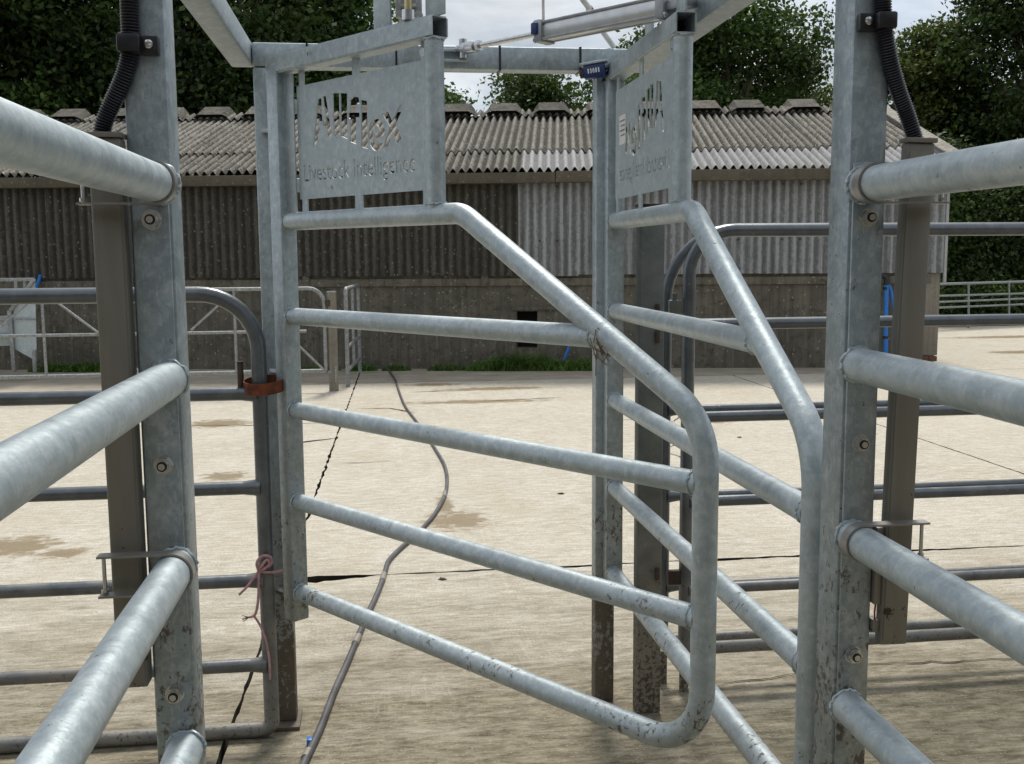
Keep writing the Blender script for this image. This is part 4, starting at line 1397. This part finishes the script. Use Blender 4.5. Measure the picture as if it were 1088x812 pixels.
# ridge: capping pieces with raised vents
rd0 = e0 + sv*(SL-0.34) + nv*0.06
me_rc = corr_sheet('ridge_cap', 0.42, 0.026)
me_rc.materials.append(M['roof_old'])
for k in range(NS):
    uc = U1 - SW*(k+0.5) + 0.06
    place(me_rc, 'ridge_cap', bu, sv, nv, rd0 + bu*uc + nv*0.004*(k % 2) + sv*rb.uniform(-0.02, 0.02), barn)
    # raised vent hood: trapezoid with open dark mouth
    vx = uc - SW*0.02 + rb.uniform(-0.05, 0.05)
    b0 = rd0 + bu*vx + sv*0.05 + nv*0.02
    bm = bmesh.new()
    fr4 = [b0-bu*0.29, b0+bu*0.29, b0+bu*0.20+nv*0.06-sv*0.05, b0-bu*0.20+nv*0.06-sv*0.05]
    bk4 = [b0+sv*0.42-bu*0.27, b0+sv*0.42+bu*0.27, b0+sv*0.40+bu*0.2+nv*0.10, b0+sv*0.40-bu*0.2+nv*0.10]
    A = [bm.verts.new(p) for p in fr4]
    B = [bm.verts.new(p) for p in bk4]
    for i in (1, 2, 3):
        bm.faces.new((A[i], A[(i+1) % 4], B[(i+1) % 4], B[i]))
    bm.faces.new(B)
    bmesh.ops.solidify(bm, geom=bm.faces[:], thickness=0.025)
    vt = obj('ridge_vent', bm, 'roof_old', barn)
    bm = bmesh.new()
    A = [bm.verts.new(p+sv*0.05-nv*0.005) for p in (b0-bu*0.25+nv*0.0, b0+bu*0.25+nv*0.0, b0+bu*0.19+nv*0.042, b0-bu*0.19+nv*0.042)]
    bm.faces.new(A)
    ex_ = bmesh.ops.extrude_face_region(bm, geom=bm.faces[:])
    bmesh.ops.translate(bm, verts=[v for v in ex_['geom'] if isinstance(v, bmesh.types.BMVert)], vec=sv*0.03)
    obj('vent_mouth', bm, 'dark', vt)
# far slope and verge boards
bm = bmesh.new()
rg = e0 + sv*SL
lo_ = rg + bn*RUN - Vector((0, 0, RUN*math.tan(RP)))
vs = [bm.verts.new(p) for p in (rg+bu*(U0-0.1), rg+bu*(U1+0.12), lo_+bu*(U1+0.12), lo_+bu*(U0-0.1))]
bm.faces.new(vs)
r_ = bmesh.ops.extrude_face_region(bm, geom=bm.faces[:])
bmesh.ops.translate(bm, verts=[v for v in r_['geom'] if isinstance(v, bmesh.types.BMVert)], vec=(0, 0, -0.03))
obj('far_roof_slope', bm, 'roof_old', barn)
va, vb = e0+bu*(U1+0.11)+nv*0.02, e0+bu*(U1+0.11)+sv*SL+nv*0.06
bm = bmesh.new()
add_box(bm, (va+vb)/2+nv*0.045, (bu, nv, sv), (0.20, 0.03, SL+0.05), 0.006)
add_box(bm, (va+vb)/2+bu*0.11-nv*0.04, (bu, nv, sv), (0.03, 0.16, SL+0.05), 0.006)
obj('verge_board', bm, 'roof_old', barn)
fbox('inner_dark', U0, U1-0.25, 0.35, 6.8, 0.0, ZE-0.05, 'dark')

# blue water pipes by the wall
def wall_pipe(label, pxs, rad, off):
    pts = []
    for (x, y) in pxs:
        u, z = f_px(x, y, -off)
        pts.append(Fp(u, -off, z))
    return pts
bp = thing('water_pipe', 'blue plastic water pipe rising up the wall behind the right reader panel', 'pipe', Fp(*f_px(941, 372, -0.12)[:1], -0.12, 0), 'blue water pipes')
pts = wall_pipe('', [(941, 392), (941, 340), (942, 300)], 0.03, 0.12)
pts[0].z = 0.0
tube('riser', pts, 0.030, 'blue', bp, 12)
tube('branch', smooth_path(wall_pipe('', [(944, 302), (947, 310), (949, 325), (951, 345)], 0.02, 0.12), 5), 0.018, 'blue', bp, 10)
tube('elbow', smooth_path(wall_pipe('', [(942, 303), (942, 296), (938, 293), (934, 294)], 0.03, 0.12), 5), 0.036, 'black', bp, 12)
for y in (305, 357):
    q = wall_pipe('', [(941, y), (941, y+3)], 0.03, 0.12)
    tube('pipe_band', q, 0.033, 'black', bp, 12)
bp = wall_pipe('', [(598, 386), (601, 378), (605, 368)], 0.02, 0.10)
tag(tube('water_pipe', smooth_path(bp, 4), 0.020, 'blue', None, 10), 'short end of blue pipe poking out of the grass by the barn wall', 'pipe', 'blue water pipes')
bp = wall_pipe('', [(36, 330), (38, 308), (41, 299), (43, 292)], 0.02, 0.10)
tag(tube('water_pipe', smooth_path(bp, 4), 0.022, 'blue', None, 10), 'blue pipe sloping up the barn wall beside the steel feeder', 'pipe', 'blue water pipes')

# ================================================================== BACKGROUND HURDLES, FEEDER, FAR GATE
HY = 11.7
hg = thing('field_gate', 'long pale tubular gate with diagonal braces standing before the barn wall', 'gate', (-0.6, HY, 0))
hx = aty(345.5, 360, HY).x
hz = [aty(200, y, HY).z for y in (308, 354, 397)]
HX0 = -5.6
pts = fillet([(HX0, HY, hz[0]), (hx, HY, hz[0]), (hx, HY, hz[2]), (HX0, HY, hz[2])], [0, 0.17, 0.02, 0], 8)
tube('bent_tube', pts, 0.021, 'far_galv', hg, 14)
tube('rail', [(HX0, HY, hz[1]), (hx-0.2, HY, hz[1])], 0.017, 'far_galv', hg, 12)
for xp in (46.5, 250):
    xx = aty(xp, 352, HY).x
    tube('upright', [(xx, HY, hz[2]), (xx, HY, hz[0])], 0.016, 'far_galv', hg, 10)
def brace(x0, y0, x1, y1):
    tube('brace', [aty(x0, y0, HY-0.03), aty(x1, y1, HY-0.03)], 0.013, 'far_galv', hg, 10)
brace(60, 321, 106, 355); brace(0, 348, 31, 321); brace(203, 351, 236, 321); brace(318, 368, 345, 394); brace(270, 352, 318, 397 - 29); brace(106, 355, 150, 397)
tube('far_stile', [(HX0, HY, 0.0), (HX0, HY, hz[0]+0.03)], 0.025, 'far_galv', hg, 12)
box('latch_bracket', (hx+0.02, HY-0.02, hz[2]-0.03), (hx+0.12, HY+0.0, hz[2]+0.0), 'far_galv', hg, 0.002)
tube('drop_bolt', [(hx+0.105, HY-0.03, hz[2]-0.12), (hx+0.105, HY-0.03, hz[2]+0.05)], 0.012, 'far_galv', hg, 8)
ph = gnd(355, 415.5)
pp = thing('round_post', 'pale round steel post the long gate closes against', 'post', (ph.x, ph.y, 0))
ztop = aty(353, 311, ph.y).z
tube('post_tube', [(ph.x, ph.y, 0.0), (ph.x, ph.y, 0.6), (ph.x-0.0, ph.y, ztop)], 0.052, 'pier', pp, 18)
tube('post_cap', [(ph.x, ph.y, ztop), (ph.x, ph.y, ztop+0.015)], 0.055, 'far_galv', pp, 18)
bm = bmesh.new()
add_box(bm, (ph.x-0.04, ph.y-0.045, aty(350, 322, ph.y).z), XYZ, (0.05, 0.02, 0.07), 0.002)
obj('hinge_lug', bm, 'rust_dark', pp, True)
# small hurdle running back to the wall
sg = thing('hurdle', 'small tubular hurdle running from the round post back to the barn wall', 'hurdle', (aty(369, 390, 12.1).x, 12.1, 0))
pa, pb_ = aty(369, 380, 12.05), aty(382, 370, 13.55)
zt1, zb1 = aty(369, 307, 12.05).z, aty(369, 394, 12.05).z
zz = [zb1, zb1+0.27, zb1+0.56, zt1]
tube('bent_tube', fillet([(pa.x, pa.y, 0.0), (pa.x, pa.y, zt1), (pb_.x, pb_.y, zt1), (pb_.x, pb_.y, 0.0)], [0, 0.06, 0.06, 0], 5), 0.024, 'far_galv', sg, 12)
for z in zz[:3]:
    tube('rail', [(pa.x, pa.y, z), (pb_.x, pb_.y, z)], 0.021, 'far_galv', sg, 10)
mid = (Vector((pa.x, pa.y, 0))+Vector((pb_.x, pb_.y, 0)))/2
tube('upright', [(mid.x, mid.y, zb1), (mid.x, mid.y, zt1)], 0.018, 'far_galv', sg, 10)
# galvanised feeder at the left edge
FYd = 13.4
fd = thing('steel_feeder', 'galvanised steel feeder with sloping side plate against the barn at far left', 'feeder', (aty(20, 390, FYd).x, FYd, 0))
fp = lambda x, y, Y=FYd: aty(x, y, Y)
bm = bmesh.new()
prof = [fp(14, 316), fp(37, 296), fp(39, 384), fp(16, 371)]
A = [bm.verts.new(p) for p in prof]
B = [bm.verts.new(p+Vector((0, 0.02, 0))) for p in prof]
bm.faces.new(A); bm.faces.new(B[::-1])
for i in range(4):
    bm.faces.new((A[i], A[(i+1) % 4], B[(i+1) % 4], B[i]))
obj('side_plate', bm, 'galv_plate', fd)
def fbar(a, b, r=0.02, nm='frame_bar'):
    p, q = fp(*a), fp(*b)
    beam(nm, p+Vector((0, -0.03, 0)), q+Vector((0, -0.03, 0)), 2*r, 2*r, 'far_galv', fd, 0.003)
fbar((-60, 298), (37, 297)); fbar((37, 297), (12, 330)); fbar((11, 330), (16, 395), 0.022, 'leg'); fbar((37, 372), (38, 395), 0.02, 'leg')
fbar((-60, 358), (14, 357)); fbar((18, 298), (18, 310), 0.018); fbar((27, 298), (27, 306), 0.014); fbar((-60, 340), (12, 338), 0.03)
box('trough', (fp(-60, 350).x, FYd+0.03, fp(0, 368).z), (fp(11, 350).x, FYd+0.45, fp(0, 338).z), 'galv_plate', fd, 0.01)
fbar((15, 339), (38, 339), 0.008, 'seam_bar')
# far field gate on the right
g0, g1 = gnd(1000, 350), gnd(1100, 345)
fg = thing('field_gate', 'galvanised five bar field gate at far right in front of the hedge', 'gate', (g0.x, g0.y, 0))
def fgp(px_, y):
    t = (px_-1000)/100
    Yp = g0.y + (g1.y-g0.y)*t
    return aty(px_, y, Yp)
for (ya, yb) in ((302.0, 299.5), (314.5, 312.0), (321, 317.5), (327, 323.5), (338.5, 336.0), (351, 348)):
    tube('rail', [fgp(985, ya+0.4), fgp(1000, ya), fgp(1088, yb), fgp(1130, yb-1.0)], 0.026 if ya < 303 else 0.020, 'far_galv', fg, 12)
for xp in (1029, 1072, 1128):
    tube('upright', [fgp(xp, 350.5), fgp(xp, 300.5)], 0.022, 'far_galv', fg, 10)
a_ = fgp(987, 350); b_ = fgp(987, 300)
tube('stile', [Vector((a_.x, a_.y, 0)), b_], 0.03, 'far_galv', fg, 10)

# ================================================================== HOSE ON THE GROUND
hpx = [(413, 391), (415, 396), (420, 404), (424, 416), (430, 431), (441, 446), (452, 461), (463, 478), (472, 494), (475, 509), (473, 525), (464, 543), (452, 558), (439, 571), (424, 584), (413, 596), (409, 608), (405, 620), (398, 637), (389, 656), (379, 680), (368, 706), (355, 735), (341, 772), (328, 800), (300, 860)]
pts = [gnd(x, y, 0.012) for x, y in hpx]
gh = thing('ground_hose', 'grey hose lying in a bend across the concrete from the barn', 'hose', gnd(400, 640))
tube('hose_pipe', smooth_path(pts, 6), 0.0118, 'hose', gh, 12)
for (x, y), (x2, y2) in (((408, 610), (406, 617)), ((381, 676), (377, 684)), ((328, 798), (324, 806)), ((473, 523), (472, 528))):
    tube('hose_joiner', [gnd(x, y, 0.012), gnd(x2, y2, 0.012)], 0.0135, 'hose_clip', gh, 12)
q = gnd(330, 785, 0.02)
box('blue_clip', (q.x-0.012, q.y-0.012, 0.004), (q.x+0.006, q.y+0.012, 0.022), 'blue', gh, 0.003)

# ================================================================== WEEDS
def blades(name, label, pts, n, h, seed, col=((0.05, 0.10, 0.02), (0.11, 0.19, 0.04)), w=0.008):
    r = random.Random(seed)
    V, Fc, K = [], [], []
    for i in range(n):
        (x, y, rx_, ry_) = pts[r.randrange(len(pts))]
        a = r.uniform(0, 6.28); q = math.sqrt(r.random())
        b = Vector((x+rx_*q*math.cos(a), y+ry_*q*math.sin(a), 0))
        hh = h*r.uniform(0.35, 1.0)*(1.15-0.6*q)
        d = Vector((r.gauss(0, 0.5), r.gauss(0, 0.5), 1.2)).normalized()
        s = d.cross(Vector((r.uniform(-1, 1), r.uniform(-1, 1), 0))).normalized()*w*r.uniform(0.6, 1.8)
        m = b + d*hh*0.6
        t = m + (d+Vector((d.x, d.y, -0.5))*0.8).normalized()*hh*0.5
        k = len(V)
        V += [b-s, b+s, m-s*0.8, m+s*0.8, t]
        Fc += [(k, k+1, k+3, k+2), (k+2, k+3, k+4)]
        f = r.random()
        c = tuple(col[0][j]*(1-f)+col[1][j]*f for j in range(3))
        K += [(*c, 1)]*5
    me = bpy.data.meshes.new(name)
    me.from_pydata([tuple(v) for v in V], [], Fc)
    at = me.color_attributes.new('leafcol', 'FLOAT_COLOR', 'POINT')
    at.data.foreach_set('color', np.array(K, dtype=np.float32).ravel())
    o = mesh_obj(name, me, 'leaf')
    tag(o, label, 'weeds', 'weeds along the barn foot')
    return o
def foot(x):
    u, z = f_px(x, 388, -0.15)
    p = Fp(u, -0.22, 0)
    return p
def patch(xs, r0):
    out = []
    for x in xs:
        p = foot(x)
        out.append((p.x, p.y, r0, r0*0.4))
    return out
blades('weed_clump', 'green nettles and grass under the barn wall opening', patch((540, 555, 568), 0.28), 900, 0.34, 1)
blades('weed_clump', 'bright grass strip at the wall foot beside the blue pipe end', patch((520, 590, 605, 620, 635), 0.30), 1200, 0.24, 2, ((0.06, 0.13, 0.02), (0.14, 0.25, 0.05)))
blades('weed_clump', 'low green tuft at the wall foot by the hose end', patch((420, 425), 0.16), 220, 0.12, 3)
blades('weed_clump', 'low green tuft at the wall foot by the small hurdle', patch((383, 388), 0.18), 260, 0.14, 4, ((0.05, 0.14, 0.02), (0.1, 0.24, 0.04)))
blades('weed_clump', 'small green tuft between the hose end and the wall opening', patch((470, 480), 0.2), 260, 0.14, 5)
blades('weed_clump', 'grass behind the long gate beside the steel feeder', patch((60, 75, 90, 100, 110), 0.34), 900, 0.2, 6, ((0.05, 0.10, 0.015), (0.10, 0.19, 0.03)))
blades('weed_clump', 'thin grass behind the round-cornered end of the long gate', patch((330, 345, 300), 0.25), 320, 0.12, 7)

# ================================================================== TREES AND HEDGE
def leaf_mesh(name, centers, radii, n, size, cols, seed, flat=0.55, shell=0.35):
    r = np.random.default_rng(seed)
    centers = np.array(centers, dtype=float)
    radii = np.array(radii, dtype=float)
    wgt = radii[:, 0]*radii[:, 2]
    idx = r.choice(len(centers), n, p=wgt/wgt.sum())
    d = r.normal(size=(n, 3))
    d /= np.linalg.norm(d, axis=1)[:, None]
    rad = (shell + (1-shell)*r.random(n))**0.6
    # bunch the leaves into sprays so that the outline is ragged
    p = centers[idx] + d*radii[idx]*rad[:, None]
    nc = max(50, n//42)
    ci = r.integers(0, n, nc)
    own = r.integers(0, nc, n)
    near = p[ci][own] + r.normal(size=(n, 3))*size*np.array([2.3, 2.3, 0.95])
    use = r.random(n) < 0.86
    p = np.where(use[:, None], near, p)
    tone_c = r.random(nc)
    tone = np.where(use, tone_c[own], r.random(n))
    nrm = d*0.5 + r.normal(size=(n, 3))*0.6 + np.array([0, 0, flat])
    nrm /= np.linalg.norm(nrm, axis=1)[:, None]
    t = np.cross(nrm, r.normal(size=(n, 3)))
    t /= np.linalg.norm(t, axis=1)[:, None]
    b = np.cross(nrm, t)
    L = size*(0.6+0.8*r.random(n))[:, None]
    V = np.empty((n, 4, 3))
    V[:, 0] = p - t*L*0.5
    V[:, 1] = p + b*L*0.30 + nrm*L*0.08
    V[:, 2] = p + t*L*0.5
    V[:, 3] = p - b*L*0.30 + nrm*L*0.08
    f = np.clip(0.75*tone**1.6 + 0.25*r.random(n), 0, 1)[:, None]
    c0, c1 = np.array(cols[0]), np.array(cols[1])
    lt = r.uniform(0.5, 1.35, len(centers))
    lob = np.where(use, idx[ci][own], idx)
    K = (c0*(1-f) + c1*f)*lt[lob][:, None]
    K = np.repeat(np.concatenate([K, np.ones((n, 1))], 1)[:, None, :], 4, 1)
    me = bpy.data.meshes.new(name)
    me.vertices.add(n*4)
    me.vertices.foreach_set('co', V.astype(np.float32).ravel())
    me.loops.add(n*4)
    me.loops.foreach_set('vertex_index', np.arange(n*4, dtype=np.int32))
    me.polygons.add(n)
    me.polygons.foreach_set('loop_start', np.arange(0, n*4, 4, dtype=np.int32))
    me.update(calc_edges=True)
    at = me.color_attributes.new('leafcol', 'FLOAT_COLOR', 'POINT')
    at.data.foreach_set('color', K.astype(np.float32).ravel())
    return me
DARK = ((0.010, 0.028, 0.008), (0.105, 0.170, 0.040))
MIDG = ((0.018, 0.048, 0.011), (0.125, 0.205, 0.045))
LITE = ((0.035, 0.065, 0.014), (0.18, 0.21, 0.05))
def tree(label, px, Y, ytop, wpx, zlow, n, cols, seed, leaf=0.12, lobes=26, aspect=1.0, group='trees behind the barn'):
    r = random.Random(seed)
    base = aty(px, 270, Y)
    ztop = aty(px, ytop, Y).z
    rx = wpx/2/F*Y
    t = thing('broadleaf_tree', label, 'tree', (base.x, base.y, 0), group)
    zc, rz = (ztop+zlow)/2, (ztop-zlow)/2
    cs, rs2 = [], []
    lobes = int(lobes*1.5)
    for k in range(lobes):
        a = r.uniform(0, 6.283)
        h = r.uniform(-0.92, 0.92)
        q = math.sqrt(max(0, 1-h*h))*math.sqrt(r.uniform(0.05, 0.85))
        lr = r.uniform(0.24, 0.42)*min(rx, rz*1.2)
        c = (base.x + math.cos(a)*q*rx, base.y + math.sin(a)*q*rx*0.8, zc + h*(rz-lr*0.5))
        cs.append(c)
        rs2.append((lr*1.2, lr*1.15, lr*0.85))
    me = leaf_mesh('crown', cs, rs2, n, leaf, cols, seed)
    mesh_obj('crown', me, 'leaf', t)
    bm = bmesh.new()
    hgt = zc
    sway = Vector((r.uniform(-0.3, 0.3), r.uniform(-0.3, 0.3), 0))
    tp = [Vector((base.x, base.y, -0.05)), Vector((base.x, base.y, hgt*0.35))+sway*0.3, Vector((base.x, base.y, hgt*0.8))+sway, Vector((base.x, base.y, zc+rz*0.55))+sway*1.5]
    add_tube(bm, smooth_path(tp, 4), [0.28*(1-0.07*i) if i < 12 else 0.05 for i in range(13)], 10)
    for k in range(lobes):
        c = Vector(cs[k])
        s = tp[1].lerp(tp[2], r.uniform(0.3, 1.0))
        m = (s+c)/2 + Vector((r.uniform(-0.3, 0.3), r.uniform(-0.3, 0.3), r.uniform(0, 0.4)))
        add_tube(bm, smooth_path([s, m, c], 3), [0.10, 0.09, 0.075, 0.06, 0.045, 0.03, 0.015], 6)
    obj('trunk', bm, 'bark', t, True)
    return t
tree('dark broadleaf tree at the far left edge, towering over the barn roof', -40, 24.5, -200, 330, 2.2, 61823, DARK, 1, 0.145, 34)
tree('dark dense tree behind the left conduit and post', 112, 25.5, -190, 300, 2.2, 61823, DARK, 2, 0.145, 34)
tree('dark tree whose crown fills the gap right of the left post', 240, 25.0, -150, 270, 2.4, 58880, DARK, 3, 0.145, 32)
tree('tree behind the lettered plate, ending the left-hand row of crowns', 335, 26.0, -70, 190, 2.4, 44159, MIDG, 4, 0.134, 24)
tree('distant low tree seen just left of the first gate tube end', 462, 34, 88, 90, 2.0, 11039, MIDG, 5, 0.161, 12)
tree('small rounded treetop showing over the roof under the top beam', 577, 33, 58, 110, 2.0, 17480, MIDG, 6, 0.147, 14)
tree('low treetop beside the small rounded one, left of the folded gate', 634, 35, 106, 60, 2.0, 8280, MIDG, 16, 0.147, 10)
tree('tall green tree behind the folded gate and its top bar', 768, 28, -30, 190, 2.4, 55200, MIDG, 7, 0.134, 28)
tree('bushy tree showing behind the ram above the barn roof', 690, 31, 22, 120, 2.2, 22079, MIDG, 8, 0.140, 18)
tree('lower bushy tree between the tall green tree and the right post', 850, 30, 52, 110, 2.0, 23919, LITE, 9, 0.134, 18)
tree('yellow-green tree right of the right post conduit', 968, 27, 22, 150, 1.2, 40479, LITE, 10, 0.127, 24)
tree('very dark tall tree at the right edge of the picture', 1112, 25, -140, 205, 0.8, 55936, DARK, 11, 0.137, 34)
tree('bushy dark tree rising out of the hedge behind the right rails', 1012, 27.5, 62, 190, 0.6, 42000, DARK, 21, 0.137, 34)
tree('dark tree filling the right corner beyond the edge of the picture', 1190, 25.5, -120, 220, 1.5, 38271, DARK, 12, 0.145, 28)
def hedge(label, x0, x1, Y0, Y1, zt, n, cols, seed):
    r = random.Random(seed)
    cs, rs2 = [], []
    for k in range(64):
        f = r.random()
        lr = r.uniform(0.5, 0.9)
        cs.append((x0+(x1-x0)*f, Y0+(Y1-Y0)*f+r.uniform(-0.5, 0.5), 0.15 + (zt-0.3)*r.random()*r.uniform(0.55, 1.25)))
        rs2.append((lr, lr*0.8, lr*0.8))
    t = thing('hedge', label, 'hedge', ((x0+x1)/2, (Y0+Y1)/2, 0))
    mesh_obj('foliage', leaf_mesh('foliage', cs, rs2, n, 0.10, cols, seed), 'leaf', t)
    bm = bmesh.new()
    for k in range(26):
        f = k/25
        b = Vector((x0+(x1-x0)*f, Y0+(Y1-Y0)*f, -0.05))
        add_tube(bm, [b, b+Vector((r.uniform(-0.2, 0.2), 0, zt*0.5)), b+Vector((r.uniform(-0.4, 0.4), 0, zt*0.9))], [0.05, 0.035, 0.012], 6)
    obj('stem', bm, 'bark', t, True)
    return t
a_, b_ = gnd(985, 344), gnd(1130, 340)
hedge('tall dark hedge behind the far field gate', a_.x, b_.x, a_.y+1.2, b_.y+1.2, 3.3, 90000, DARK, 31)
hedge('low green growth along the foot of the hedge under the field gate', a_.x, b_.x, a_.y+0.25, b_.y+0.25, 0.75, 16000, MIDG, 32)
